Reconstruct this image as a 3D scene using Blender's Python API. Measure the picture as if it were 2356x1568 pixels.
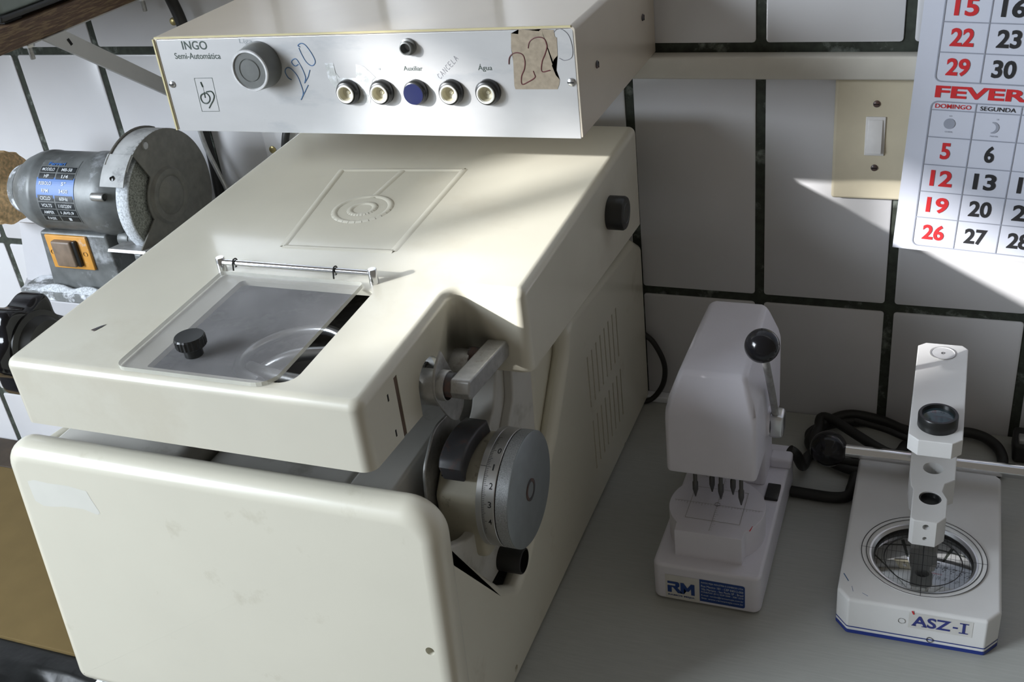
import bpy, bmesh, math, random
from mathutils import Vector, Matrix
random.seed(7)
for o in list(bpy.data.objects):
    bpy.data.objects.remove(o, do_unlink=True)
SC = bpy.context.scene
COL = SC.collection

# ------------------------------------------------------------------ camera
CAM_POS = Vector((0.1606, -0.9607, 0.6621))
YAW, PITCH, ROLL = -0.423839, 0.523615, -0.124282
FPX = 2505.04
fwd = Vector((math.sin(YAW)*math.cos(PITCH), math.cos(YAW)*math.cos(PITCH), -math.sin(PITCH)))
rgt = Vector((math.cos(YAW), -math.sin(YAW), 0.0))
upv = rgt.cross(fwd)
c_, s_ = math.cos(ROLL), math.sin(ROLL)
R_ = c_*rgt + s_*upv
U_ = -s_*rgt + c_*upv
camd = bpy.data.cameras.new('camera')
camd.sensor_width = 36.0
camd.sensor_fit = 'HORIZONTAL'
camd.lens = FPX*36.0/2356.0
camd.clip_start = 0.02
cam = bpy.data.objects.new('camera', camd)
COL.objects.link(cam)
M = Matrix((R_, U_, -fwd)).transposed().to_4x4()
M.translation = CAM_POS
cam.matrix_world = M
SC.camera = cam

# ------------------------------------------------------------------ light
SC.view_settings.view_transform = 'Standard'
SC.view_settings.look = 'None'
SC.view_settings.gamma = 1.0
SC.view_settings.exposure = 0.0
SC.cycles.use_denoising = True
SC.cycles.max_bounces = 8
W = bpy.data.worlds.new('world'); SC.world = W
W.use_nodes = True
W.node_tree.nodes['Background'].inputs[0].default_value = (1.0, 0.93, 0.82, 1)
W.node_tree.nodes['Background'].inputs[1].default_value = 0.165

SUN_DIR = Vector((1.0, 0.94, -0.51)).normalized()
sl = bpy.data.lights.new('sun', 'SUN'); sl.energy = 9.0; sl.angle = math.radians(1.0)
sl.color = (1.0, 0.985, 0.97)
so = bpy.data.objects.new('sun', sl); COL.objects.link(so)
so.rotation_euler = SUN_DIR.to_track_quat('-Z', 'Y').to_euler()

def area(name, loc, target, sx, sy, energy, color):
    l = bpy.data.lights.new(name, 'AREA'); l.shape = 'RECTANGLE'; l.size = sx; l.size_y = sy
    l.energy = energy; l.color = color
    o = bpy.data.objects.new(name, l); COL.objects.link(o)
    o.location = loc
    o.rotation_euler = (Vector(target)-Vector(loc)).to_track_quat('-Z', 'Y').to_euler()
    return o
area('window_daylight', (-1.86, -1.56, 1.00), (-0.35, -0.25, 0.25), 1.2, 1.1, 107.0, (0.845, 0.925, 1.02))

# ------------------------------------------------------------------ materials
MATS = {}
def mat(name, col, rough=0.5, metal=0.0, spec=0.5, var=0.06, vscale=60.0, bump=0.0, bscale=300.0, col2=None, amt=0.0, pscale=25.0, alpha=1.0, trans=0.0, coat=0.0, stretch=None):
    """principled material: fine value noise, an optional second colour in patches, optional bump"""
    m = bpy.data.materials.new(name); m.use_nodes = True
    nt = m.node_tree; N = nt.nodes; L = nt.links
    b = N['Principled BSDF']
    b.inputs['Roughness'].default_value = rough
    b.inputs['Metallic'].default_value = metal
    b.inputs['Specular IOR Level'].default_value = spec
    b.inputs['Alpha'].default_value = alpha
    b.inputs['Transmission Weight'].default_value = trans
    b.inputs['Coat Weight'].default_value = coat
    b.inputs['Coat Roughness'].default_value = 0.12
    tc = N.new('ShaderNodeTexCoord')
    src = tc.outputs['Object']
    if stretch:
        mp = N.new('ShaderNodeMapping'); mp.inputs['Scale'].default_value = stretch
        L.new(src, mp.inputs['Vector']); src = mp.outputs['Vector']
    n1 = N.new('ShaderNodeTexNoise'); n1.inputs['Scale'].default_value = vscale; n1.inputs['Detail'].default_value = 4
    L.new(src, n1.inputs['Vector'])
    r1 = N.new('ShaderNodeMapRange'); r1.inputs[1].default_value = 0.3; r1.inputs[2].default_value = 0.7
    r1.inputs[3].default_value = 1.0-var; r1.inputs[4].default_value = 1.0+var
    L.new(n1.outputs['Fac'], r1.inputs[0])
    base = N.new('ShaderNodeMix'); base.data_type = 'RGBA'
    base.inputs[6].default_value = (*col, 1); base.inputs[7].default_value = (*(col2 or col), 1)
    if col2:
        n2 = N.new('ShaderNodeTexNoise'); n2.inputs['Scale'].default_value = pscale; n2.inputs['Detail'].default_value = 6
        n2.inputs['Roughness'].default_value = 0.65
        L.new(src, n2.inputs['Vector'])
        r2 = N.new('ShaderNodeMapRange'); r2.inputs[1].default_value = 0.62-amt*0.3; r2.inputs[2].default_value = 0.72-amt*0.3
        L.new(n2.outputs['Fac'], r2.inputs[0]); L.new(r2.outputs[0], base.inputs[0])
    else:
        base.inputs[0].default_value = 0.0
    mul = N.new('ShaderNodeMix'); mul.data_type = 'RGBA'; mul.blend_type = 'MULTIPLY'; mul.inputs[0].default_value = 1.0
    L.new(base.outputs[2], mul.inputs[6]); L.new(r1.outputs[0], mul.inputs[7])
    L.new(mul.outputs[2], b.inputs['Base Color'])
    if bump:
        n3 = N.new('ShaderNodeTexNoise'); n3.inputs['Scale'].default_value = bscale; n3.inputs['Detail'].default_value = 3
        L.new(src, n3.inputs['Vector'])
        bp = N.new('ShaderNodeBump'); bp.inputs['Strength'].default_value = bump; bp.inputs['Distance'].default_value = 0.001
        L.new(n3.outputs['Fac'], bp.inputs['Height']); L.new(bp.outputs[0], b.inputs['Normal'])
    MATS[name] = m
    return m

mat('tile', (0.62, 0.62, 0.635), 0.22, var=0.015, vscale=20, bump=0.03, bscale=120)
mat('grout', (0.035, 0.042, 0.032), 0.85, var=0.3, vscale=150, col2=(0.16, 0.18, 0.16), amt=0.25, pscale=30)
mat('laminate', (0.40, 0.41, 0.385), 0.42, var=0.05, vscale=40, stretch=(1.0, 14.0, 1.0))
mat('white_edge', (0.78, 0.80, 0.84), 0.4, var=0.02)
mat('cream', (0.69, 0.665, 0.555), 0.30, var=0.018, vscale=14, col2=(0.60, 0.57, 0.46), amt=0.05, pscale=18, coat=0.35)
mat('cream_hood', (0.645, 0.62, 0.52), 0.34, var=0.03, vscale=14, col2=(0.60, 0.57, 0.47), amt=0.25, pscale=7, coat=0.55)
mat('scuff', (0.68, 0.675, 0.61), 0.4, var=0.02)
mat('cream_box', (0.58, 0.515, 0.42), 0.36, var=0.03, vscale=20, coat=0.4)
mat('cream_trim', (0.52, 0.46, 0.26), 0.4)
mat('tub', (0.60, 0.59, 0.55), 0.5, var=0.06, vscale=20, col2=(0.42, 0.41, 0.36), amt=0.2, pscale=15)
mat('panel', (0.535, 0.535, 0.535), 0.30, metal=0.25, var=0.03, vscale=25, col2=(0.46, 0.47, 0.48), amt=0.15, pscale=10, stretch=(1, 1, 3))
mat('smudge', (0.40, 0.41, 0.40), 0.6, var=0.15, vscale=200, col2=(0.60, 0.62, 0.64), amt=0.5, pscale=90)
mat('brown_paper', (0.30, 0.25, 0.185), 0.85, var=0.15, vscale=260)
mat('pen_red', (0.10, 0.02, 0.025), 0.6)
mat('pen_blue', (0.06, 0.14, 0.28), 0.6)
mat('pen_grey', (0.20, 0.20, 0.22), 0.6)
mat('ink_dark', (0.035, 0.055, 0.045), 0.6)
mat('ink_faint', (0.30, 0.32, 0.33), 0.7)
mat('grey_knob', (0.13, 0.135, 0.13), 0.42, metal=0.3, var=0.1, vscale=120)
mat('silver', (0.62, 0.63, 0.64), 0.28, metal=0.95, var=0.05)
mat('chrome', (0.75, 0.76, 0.78), 0.14, metal=1.0, var=0.02)
mat('rest_metal', (0.50, 0.50, 0.50), 0.45, metal=0.5, var=0.2, vscale=120)
mat('pin_steel', (0.10, 0.10, 0.10), 0.4, metal=0.6)
mat('dull_metal', (0.40, 0.40, 0.39), 0.45, metal=0.7, var=0.15, vscale=180, col2=(0.28, 0.27, 0.25), amt=0.2, pscale=90)
mat('scale_metal', (0.58, 0.58, 0.57), 0.33, metal=0.8, var=0.04)
mat('knurl', (0.42, 0.44, 0.45), 0.5, metal=0.6, var=0.3, vscale=1500)
mat('dial_face', (0.30, 0.33, 0.34), 0.45, metal=0.5, var=0.05, vscale=90)
mat('housing', (0.50, 0.47, 0.37), 0.45, var=0.08, vscale=60, col2=(0.30, 0.27, 0.20), amt=0.08, pscale=120)
mat('black', (0.012, 0.013, 0.013), 0.32, var=0.2)
mat('black_rubber', (0.014, 0.014, 0.013), 0.55, var=0.2)
mat('seam', (0.10, 0.065, 0.045), 0.8, var=0.2)
mat('black_gloss', (0.008, 0.008, 0.010), 0.16, spec=0.4)
mat('black_worn', (0.055, 0.055, 0.06), 0.4, var=0.2, col2=(0.11, 0.065, 0.055), amt=0.35, pscale=45)
mat('dark_hole', (0.006, 0.006, 0.006), 0.9)
mat('button_cream', (0.48, 0.45, 0.34), 0.4)
mat('button_ring', (0.80, 0.80, 0.74), 0.4)
mat('button_blue', (0.007, 0.010, 0.050), 0.3)
mat('white_plastic', (0.70, 0.69, 0.755), 0.45, var=0.015, bump=0.08, bscale=500)
mat('white_enamel', (0.72, 0.72, 0.71), 0.35, var=0.03, vscale=30)
mat('cream_plastic', (0.62, 0.56, 0.42), 0.42, var=0.03)
mat('conduit', (0.58, 0.56, 0.50), 0.5, var=0.03)
mat('paper', (0.56, 0.585, 0.67), 0.6, var=0.01)
mat('print_red', (0.55, 0.02, 0.025), 0.6)
mat('print_black', (0.018, 0.018, 0.02), 0.6)
mat('print_grey', (0.28, 0.30, 0.36), 0.6)
mat('print_blue', (0.012, 0.05, 0.22), 0.5)
mat('print_navy', (0.03, 0.04, 0.20), 0.5)
mat('label_white', (0.62, 0.61, 0.58), 0.5)
mat('text_white', (0.62, 0.65, 0.68), 0.5)
mat('stripe_blue', (0.015, 0.035, 0.22), 0.4)
mat('grid_ink', (0.36, 0.35, 0.33), 0.6)
mat('rocker', (0.74, 0.73, 0.72), 0.35)
mat('wood_dark', (0.085, 0.048, 0.030), 0.6, var=0.3, vscale=25, col2=(0.17, 0.115, 0.06), amt=0.45, pscale=14, stretch=(40.0, 3.0, 40.0))
mat('wood_bench', (0.155, 0.110, 0.045), 0.85, spec=0.2, var=0.06, vscale=30)
mat('wood_edge', (0.05, 0.035, 0.022), 0.7, var=0.3, vscale=30)
mat('bracket', (0.42, 0.42, 0.41), 0.5, var=0.02)
mat('hammer_grey', (0.15, 0.16, 0.16), 0.42, metal=0.15, var=0.25, vscale=60, col2=(0.36, 0.38, 0.40), amt=0.22, pscale=22)
mat('guard', (0.16, 0.157, 0.14), 0.55, metal=0.2, var=0.15, vscale=120)
mat('guard_band', (0.40, 0.41, 0.41), 0.6, var=0.15, vscale=60, col2=(0.24, 0.25, 0.25), amt=0.3, pscale=40)
mat('stone_side', (0.22, 0.23, 0.21), 0.95, var=0.6, vscale=700)
mat('stone_face', (0.50, 0.53, 0.56), 0.95, var=0.35, vscale=500)
mat('dusty', (0.16, 0.17, 0.17), 0.8, var=0.2, vscale=100, col2=(0.70, 0.73, 0.78), amt=0.45, pscale=45)
mat('felt', (0.80, 0.56, 0.30), 1.0, var=0.35, vscale=240, bump=1.0, bscale=400)
mat('orange', (0.62, 0.30, 0.055), 0.5, var=0.1, vscale=60, col2=(0.55, 0.50, 0.45), amt=0.15, pscale=40)
mat('switch_brown', (0.20, 0.15, 0.11), 0.45, var=0.2, vscale=90)
mat('label_black', (0.018, 0.022, 0.025), 0.4)
mat('label_blue', (0.05, 0.15, 0.42), 0.35)
mat('label_text', (0.55, 0.58, 0.60), 0.5)
mat('lens_dark', (0.34, 0.345, 0.34), 0.04, metal=0.92, var=0.05)
mat('screen_glass', (0.85, 0.88, 0.88), 0.02, trans=1.0, var=0.0)
mat('dusty_acrylic', (0.46, 0.46, 0.47), 0.35, alpha=0.24, var=0.3, vscale=16, spec=0.35)
mat('acrylic_edge', (0.66, 0.66, 0.58), 0.25, alpha=0.75)
mat('eyepiece_glass', (0.03, 0.05, 0.06), 0.05, coat=0.5)
mat('plastic_bag', (0.008, 0.009, 0.009), 0.38, spec=0.35, bump=1.0, bscale=45)
mat('cardboard', (0.36, 0.26, 0.13), 0.85, var=0.08)
mat('floor', (0.10, 0.09, 0.08), 0.7, var=0.2, vscale=8)
mat('plaster', (0.55, 0.55, 0.53), 0.9)
mat('green_grey', (0.20, 0.235, 0.225), 0.5, var=0.08, vscale=40)
mat('brass', (0.45, 0.38, 0.18), 0.35, metal=0.9)
mat('stand_white', (0.46, 0.46, 0.48), 0.55, var=0.02)
mat('interior_shade', (0.10, 0.095, 0.09), 0.6, var=0.35, vscale=45, col2=(0.22, 0.21, 0.20), amt=0.3, pscale=30)
mat('socket_white', (0.62, 0.62, 0.63), 0.45)
MT = MATS

# ------------------------------------------------------------------ builders
def obj(name, bm, m, parent=None, smooth=40.0, wn=False):
    me = bpy.data.meshes.new(name)
    bm.to_mesh(me); bm.free()
    ms = m if isinstance(m, (list, tuple)) else [m]
    for k in ms:
        me.materials.append(MT[k])
    for p in me.polygons: p.use_smooth = True
    me.set_sharp_from_angle(angle=math.radians(smooth))
    o = bpy.data.objects.new(name, me); COL.objects.link(o)
    if wn:
        md = o.modifiers.new('wn', 'WEIGHTED_NORMAL'); md.keep_sharp = True
    if parent is not None:
        o.parent = parent
        o.matrix_parent_inverse = parent.matrix_world.inverted()
    return o

def thing(name, label, cat, loc, group=None):
    o = bpy.data.objects.new(name, None); COL.objects.link(o)
    o.empty_display_size = 0.02
    o.location = loc
    o.matrix_world = Matrix.Translation(Vector(loc))
    o['label'] = label; o['category'] = cat
    if group: o['group'] = group
    return o

def tag(o, label, cat, group=None):
    o['label'] = label; o['category'] = cat
    if group: o['group'] = group
    return o

def struct(o):
    o['kind'] = 'structure'; return o

def bevel_all(bm, w, seg=3, ang=30.0, sel=None):
    if w <= 0: return
    bm.normal_update()
    es = [e for e in bm.edges if len(e.link_faces) == 2 and e.calc_face_angle(0) > math.radians(ang) and (sel is None or sel(e))]
    bmesh.ops.bevel(bm, geom=es, offset=w, offset_type='OFFSET', segments=seg, profile=0.5, affect='EDGES', clamp_overlap=True)

def add_box(bm, x0, x1, y0, y1, z0, z1, mi=0):
    vs = [bm.verts.new(p) for p in ((x0,y0,z0),(x1,y0,z0),(x1,y1,z0),(x0,y1,z0),(x0,y0,z1),(x1,y0,z1),(x1,y1,z1),(x0,y1,z1))]
    for f in ((3,2,1,0),(4,5,6,7),(0,1,5,4),(1,2,6,5),(2,3,7,6),(3,0,4,7)):
        fc = bm.faces.new([vs[i] for i in f]); fc.material_index = mi
    return vs

def box(x0, x1, y0, y1, z0, z1, bev=0.0, seg=3):
    bm = bmesh.new(); add_box(bm, x0, x1, y0, y1, z0, z1)
    bevel_all(bm, bev, seg)
    return bm

def round_poly(pts, rad, n=6):
    """rounds the corners of a closed 2D outline; rad: number or list"""
    out = []
    N = len(pts)
    for i in range(N):
        p = Vector(pts[i]); a = Vector(pts[i-1]); b = Vector(pts[(i+1) % N])
        r = rad[i] if isinstance(rad, (list, tuple)) else rad
        if r <= 0: out.append(tuple(p)); continue
        da = (a-p); db = (b-p); la, lb = da.length, db.length
        da.normalize(); db.normalize()
        th = da.angle(db)
        t = min(r/math.tan(th/2), la*0.49, lb*0.49)
        r2 = t*math.tan(th/2)
        bis = (da+db).normalized(); c = p + bis*(r2/math.sin(th/2))
        p0 = p+da*t; p1 = p+db*t
        a0 = math.atan2((p0-c).y, (p0-c).x); a1 = math.atan2((p1-c).y, (p1-c).x)
        d = a1-a0
        while d > math.pi: d -= 2*math.pi
        while d < -math.pi: d += 2*math.pi
        for k in range(n+1):
            q = a0+d*k/n; out.append((c.x+r2*math.cos(q), c.y+r2*math.sin(q)))
    return out

AX = {'x': lambda u, v, w: (w, u, v), 'y': lambda u, v, w: (u, w, v), 'z': lambda u, v, w: (u, v, w)}
def add_prism(bm, pts, axis, w0, w1, mi=0):
    """2D outline extruded along an axis (x: (Y,Z) outline, y: (X,Z), z: (X,Y))"""
    f = AX[axis]
    a = [bm.verts.new(f(u, v, w0)) for u, v in pts]
    b = [bm.verts.new(f(u, v, w1)) for u, v in pts]
    n = len(pts)
    fs = [bm.faces.new(a[::-1]), bm.faces.new(b)]
    for i in range(n):
        fs.append(bm.faces.new((a[i], a[(i+1) % n], b[(i+1) % n], b[i])))
    for q in fs: q.material_index = mi
    bmesh.ops.recalc_face_normals(bm, faces=fs)
    return fs

def inset(pts, d):
    """closed 2D outline (counter-clockwise) moved inwards by d with mitred corners"""
    n = len(pts); out = []
    for i in range(n):
        p = Vector(pts[i]); e0 = (p-Vector(pts[i-1])).normalized(); e1 = (Vector(pts[(i+1) % n])-p).normalized()
        n0 = Vector((-e0.y, e0.x)); n1 = Vector((-e1.y, e1.x))
        q = n0+n1; q = q/max(q.length_squared, 0.2)*2.0
        out.append((p.x+q.x*d, p.y+q.y*d))
    return out

def clean(pts, eps=2e-5):
    out = []
    for p in pts:
        if not out or (Vector(p)-Vector(out[-1])).length > eps: out.append(tuple(p))
    if (Vector(out[0])-Vector(out[-1])).length < eps: out.pop()
    ar = sum(out[i-1][0]*out[i][1]-out[i][0]*out[i-1][1] for i in range(len(out)))
    return out if ar > 0 else out[::-1]

def add_rprism(bm, pts, axis, w0, w1, r0, r1, seg=5):
    """prism whose two end rims are rounded with radius r0 / r1"""
    pts = clean(pts); f = AX[axis]
    lay = []
    if r0 > 0: lay += [(r0*(1-math.sin(math.pi/2*k/seg)), w0+r0*(1-math.cos(math.pi/2*k/seg))) for k in range(seg+1)]
    else: lay.append((0, w0))
    if r1 > 0: lay += [(r1*(1-math.cos(math.pi/2*k/seg)), w1-r1*(1-math.sin(math.pi/2*k/seg))) for k in range(seg+1)]
    else: lay.append((0, w1))
    rings = [[bm.verts.new(f(u, v, w)) for u, v in inset(pts, d)] for d, w in lay]
    n = len(pts); fs = [bm.faces.new(rings[0][::-1]), bm.faces.new(rings[-1])]
    for A, B in zip(rings, rings[1:]):
        for i in range(n): fs.append(bm.faces.new((A[i], A[(i+1) % n], B[(i+1) % n], B[i])))
    bmesh.ops.recalc_face_normals(bm, faces=fs)
    return fs

def prism(pts, axis, w0, w1, bev=0.0, seg=4, ang=50.0):
    bm = bmesh.new()
    if bev > 0: add_rprism(bm, pts, axis, w0, w1, bev, bev, seg)
    else: add_prism(bm, pts, axis, w0, w1)
    return bm

def add_lathe(bm, prof, axis, c, n=40, mi=0, a0=0.0, a1=2*math.pi, ring=False):
    """profile of (radius, position along axis) turned round an axis through c"""
    full = abs(a1-a0-2*math.pi) < 1e-6
    if ring: prof = list(prof)+[prof[0]]
    rings = []
    cnt = n if full else n+1
    for r, t in prof:
        ring = []
        for i in range(cnt):
            q = a0+(a1-a0)*i/n
            u, v = r*math.cos(q), r*math.sin(q)
            if axis == 'x': p = (c[0]+t, c[1]+u, c[2]+v)
            elif axis == 'y': p = (c[0]+u, c[1]+t, c[2]+v)
            else: p = (c[0]+u, c[1]+v, c[2]+t)
            ring.append(bm.verts.new(p))
        rings.append(ring)
    fs = []
    for k in range(len(rings)-1):
        for i in range(cnt if full else cnt-1):
            j = (i+1) % cnt
            fs.append(bm.faces.new((rings[k][i], rings[k][j], rings[k+1][j], rings[k+1][i])))
    if full and not ring:
        if prof[0][0] > 1e-6: fs.append(bm.faces.new(rings[0]))
        if prof[-1][0] > 1e-6: fs.append(bm.faces.new(rings[-1][::-1]))
    for f in fs: f.material_index = mi
    bmesh.ops.recalc_face_normals(bm, faces=fs)
    return fs

def lathe(prof, axis, c, n=40, ring=False):
    bm = bmesh.new(); add_lathe(bm, prof, axis, c, n, ring=ring)
    bmesh.ops.remove_doubles(bm, verts=bm.verts, dist=1e-6)
    return bm

def cyl(axis, c, r, t0, t1, bev=0.0, n=36):
    if bev > 0:
        return lathe([(r-bev, t0), (r-bev*0.3, t0+bev*0.3), (r, t0+bev), (r, t1-bev), (r-bev*0.3, t1-bev*0.3), (r-bev, t1)], axis, c, n)
    return lathe([(r, t0), (r, t1)], axis, c, n)

def smooth_path(pts, k=8, closed=False):
    P = [Vector(p) for p in pts]; out = []
    n = len(P)
    rng = range(n if closed else n-1)
    for i in rng:
        p0 = P[i-1] if (i > 0 or closed) else P[0]*2-P[1]
        p1 = P[i]; p2 = P[(i+1) % n]
        p3 = P[(i+2) % n] if (i+2 < n or closed) else P[-1]*2-P[-2]
        for j in range(k):
            t = j/k
            out.append(0.5*((2*p1)+(p2-p0)*t+(2*p0-5*p1+4*p2-p3)*t*t+(3*p1-p0-3*p2+p3)*t**3))
    if not closed: out.append(P[-1])
    return out

def add_tube(bm, path, r, n=10, mi=0, closed=False):
    P = [Vector(p) for p in path]; rings = []
    N = len(P)
    prev = None
    for i, p in enumerate(P):
        if closed: t = (P[(i+1) % N]-P[i-1])
        else: t = (P[min(i+1, N-1)]-P[max(i-1, 0)])
        t.normalize()
        if prev is None:
            a = t.orthogonal().normalized()
        else:
            a = (prev - t*prev.dot(t)).normalized()
        prev = a
        b = t.cross(a)
        rr = r(i/(N-1)) if callable(r) else r
        rings.append([bm.verts.new(p+(a*math.cos(2*math.pi*k/n)+b*math.sin(2*math.pi*k/n))*rr) for k in range(n)])
    fs = []
    for i in range(N if closed else N-1):
        A, B = rings[i], rings[(i+1) % N]
        for k in range(n):
            fs.append(bm.faces.new((A[k], A[(k+1) % n], B[(k+1) % n], B[k])))
    if not closed:
        fs.append(bm.faces.new(rings[0][::-1])); fs.append(bm.faces.new(rings[-1]))
    for f in fs: f.material_index = mi
    bmesh.ops.recalc_face_normals(bm, faces=fs)

def tube(pts, r, k=8, n=10, smooth=True, closed=False):
    bm = bmesh.new()
    add_tube(bm, smooth_path(pts, k, closed) if smooth else pts, r, n, 0, closed)
    return bm

def boolean(o, cutters, op='DIFFERENCE'):
    """cut o with bmesh cutters and keep the result as plain mesh"""
    for cb in cutters:
        me = bpy.data.meshes.new('tmp'); cb.to_mesh(me); cb.free()
        co = bpy.data.objects.new('tmp', me); COL.objects.link(co)
        md = o.modifiers.new('b', 'BOOLEAN'); md.operation = op; md.object = co; md.solver = 'EXACT'
        bpy.context.view_layer.update()
        dg = bpy.context.evaluated_depsgraph_get()
        nm = bpy.data.meshes.new_from_object(o.evaluated_get(dg))
        o.modifiers.clear()
        old = o.data; o.data = nm; nm.name = old.name
        bpy.data.objects.remove(co, do_unlink=True)
    return o

def text_bm(bm, s, u0, v0, w, h, place, bold=0.0, shear=0.0, mi=0, depth=0.0003):
    """lettering scaled to a w x h box whose lower left corner is (u0,v0); place maps (u,v,d) to space"""
    cu = bpy.data.curves.new('t', 'FONT'); cu.body = s; cu.size = 1.0; cu.offset = bold; cu.shear = shear
    cu.resolution_u = 4
    to = bpy.data.objects.new('t', cu); COL.objects.link(to)
    bpy.context.view_layer.update()
    dg = bpy.context.evaluated_depsgraph_get()
    me = bpy.data.meshes.new_from_object(to.evaluated_get(dg))
    bpy.data.objects.remove(to, do_unlink=True)
    if not me.vertices: return
    xs = [v.co.x for v in me.vertices]; ys = [v.co.y for v in me.vertices]
    sx = w/max(max(xs)-min(xs), 1e-6); sy = h/max(max(ys)-min(ys), 1e-6)
    x0, y0 = min(xs), min(ys)
    nv = [bm.verts.new(place(u0+(v.co.x-x0)*sx, v0+(v.co.y-y0)*sy, depth)) for v in me.vertices]
    for p in me.polygons:
        try:
            f = bm.faces.new([nv[i] for i in p.vertices]); f.material_index = mi
        except ValueError: pass
    bpy.data.meshes.remove(me)

def strokes(lines, place, r, k=6, n=6, d=0.0):
    bm = bmesh.new()
    for ln in lines:
        pts = [Vector(place(u, v, d)) for u, v in ln]
        add_tube(bm, smooth_path(pts, k) if len(pts) > 2 else pts, r, n)
    return bm

def quad_strip(bm, a, b, w, place, d=0.0003, mi=0):
    """flat printed line from a to b of width w"""
    a = Vector(a); b = Vector(b); t = (b-a).normalized(); q = Vector((-t.y, t.x))*w/2
    vs = [bm.verts.new(place(p.x, p.y, d)) for p in (a-q, b-q, b+q, a+q)]
    f = bm.faces.new(vs); f.material_index = mi

def dup(o, loc, parent):
    c = o.copy(); COL.objects.link(c); c.parent = parent
    c.matrix_parent_inverse = o.matrix_parent_inverse.copy()
    c.location = loc
    return c

# ================================================================== setting
TW, TH, R1 = 0.12241, 0.25, 0.3818
GW = 0.0088
bm = bmesh.new()
add_box(bm, -2.0, 1.2, 0.0015, 0.06, -0.9, 1.45, 1)
for i in range(-16, 9):
    for j in range(-5, 5):
        b2 = bmesh.new()
        add_box(b2, i*TW+GW/2, (i+1)*TW-GW/2, 0.0, 0.004, R1-(j+1)*TH+GW/2, R1-j*TH-GW/2)
        es = [e for e in b2.edges if abs(e.verts[0].co.y-e.verts[1].co.y) > 1e-4]
        bmesh.ops.bevel(b2, geom=es, offset=0.003, segments=3, profile=0.5, affect='EDGES')
        es = [e for e in b2.edges if all(v.co.y < 1e-4 for v in e.verts)]
        bmesh.ops.bevel(b2, geom=es, offset=0.001, segments=2, profile=0.5, affect='EDGES')
        me = bpy.data.meshes.new('t'); b2.to_mesh(me); b2.free(); bm.from_mesh(me); bpy.data.meshes.remove(me)
struct(obj('wall_back', bm, ['tile', 'grout']))

# unseen left wall, added to block the sun; its slot shapes the lit patch
bm = bmesh.new()
XW = -2.0
oy0, oy1, oz0, oz1 = -2.27, -1.84, 1.235, 1.40
add_box(bm, XW-0.1, XW, -4.0, oy0, -0.9, 2.4)
add_box(bm, XW-0.1, XW, oy1, 0.0, -0.9, 2.4)
add_box(bm, XW-0.1, XW, oy0, oy1, -0.9, oz0)
add_box(bm, XW-0.1, XW, oy0, oy1, oz1, 2.4)
struct(obj('sun_block_wall', bm, 'plaster'))
bm = bmesh.new()
add_box(bm, XW-0.06, XW-0.04, -2.024, -1.994, oz0, oz1)
struct(obj('window_1', bm, 'white_edge'))
struct(obj('floor', box(-2.0, 1.4, -4.0, 0.0015, -0.92, -0.9), 'floor'))

# counter
bm = prism(round_poly([(-0.468, 0.0), (0.62, 0.0), (0.62, -0.04), (-0.468, -0.04)], [0.012, 0, 0, 0.012]), 'y', -0.512, -0.001, 0.006)
tag(obj('counter', bm, ['white_edge']), 'grey laminate counter with rounded white edge under the machines', 'counter')
ct = COL.objects['counter']
bm = box(-0.455, 0.615, -0.507, -0.0015, -0.002, 0.0008)
o = obj('laminate_sheet', bm, 'laminate', ct)
# skirting strip on the counter against the wall, behind the big machine
o = obj('cable_cover', box(-0.40, -0.04, -0.012, -0.0005, 0.001, 0.008, 0.001), 'white_edge')
tag(o, 'low white cable cover strip on the counter against the wall behind the big machine', 'strip')

# lower wooden bench at the left
t = thing('wooden_bench', 'low brown wooden bench top against the tiled wall left of the counter', 'bench', (-1.05, -0.17, -0.9))
obj('bench_top', box(-1.55, -0.50, -0.338, -0.062, -0.216, -0.208, 0.001), 'wood_bench', t)
obj('back_strip', box(-1.55, -0.50, -0.062, -0.002, -0.236, -0.207, 0.002), 'wood_edge', t)  # darker brown strip along the wall side of the bench
obj('leg', box(-1.52, -1.47, -0.32, -0.27, -0.9, -0.220, 0.002), 'wood_edge', t)
obj('leg', box(-0.60, -0.55, -0.32, -0.27, -0.9, -0.220, 0.002), 'wood_edge', t)

# carton and a black bag in front of the bench
t = thing('cardboard_box', 'cardboard carton with black printing in front of the low wooden bench', 'box', (-0.95, -0.45, -0.9))
obj('carton', box(-1.25, -0.815, -0.62, -0.340, -0.9, -0.2245, 0.002), 'cardboard', t)
pl = lambda u, v, d: (u, v, -0.2245+d)
bm = bmesh.new()
text_bm(bm, '7', -0.856, -0.362, 0.018, 0.016, pl, 0.03, depth=0.0006)
text_bm(bm, '0', -0.852, -0.386, 0.018, 0.016, pl, 0.03, depth=0.0006)
quad_strip(bm, (-0.90, -0.372), (-0.83, -0.352), 0.002, pl, 0.0006)
obj('printing', bm, 'ink_dark', t)
bm = bmesh.new()
bmesh.ops.create_grid(bm, x_segments=60, y_segments=36, size=1.0)
for v in bm.verts:
    u, w = v.co.x, v.co.y
    t_ = (1-w)*0.5
    xl = -0.895+0.095*min(1.0, t_/0.35)
    x = xl+(u+1)*0.5*(-0.475-xl)
    y = -0.3386-0.120*t_-0.010*max(0.0, math.sin(u*7+w*3))*t_
    z = -0.2120-0.17*max(0.0, t_-0.2)**1.2*(1 if u > -0.4 else max(0.0, (u+1)/0.6)**2)+0.010*math.sin(u*9+w*4)*t_*(u+1)/2+0.0025*math.sin(u*23-w*9)*t_
    if x < -0.81: z = max(z, -0.2185)
    v.co = (x, y, z)
r = bmesh.ops.extrude_face_region(bm, geom=bm.faces[:])
for v in [g for g in r['geom'] if isinstance(g, bmesh.types.BMVert)]: v.co.z -= 0.004; v.co.y -= 0.002
bmesh.ops.recalc_face_normals(bm, faces=bm.faces)
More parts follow.
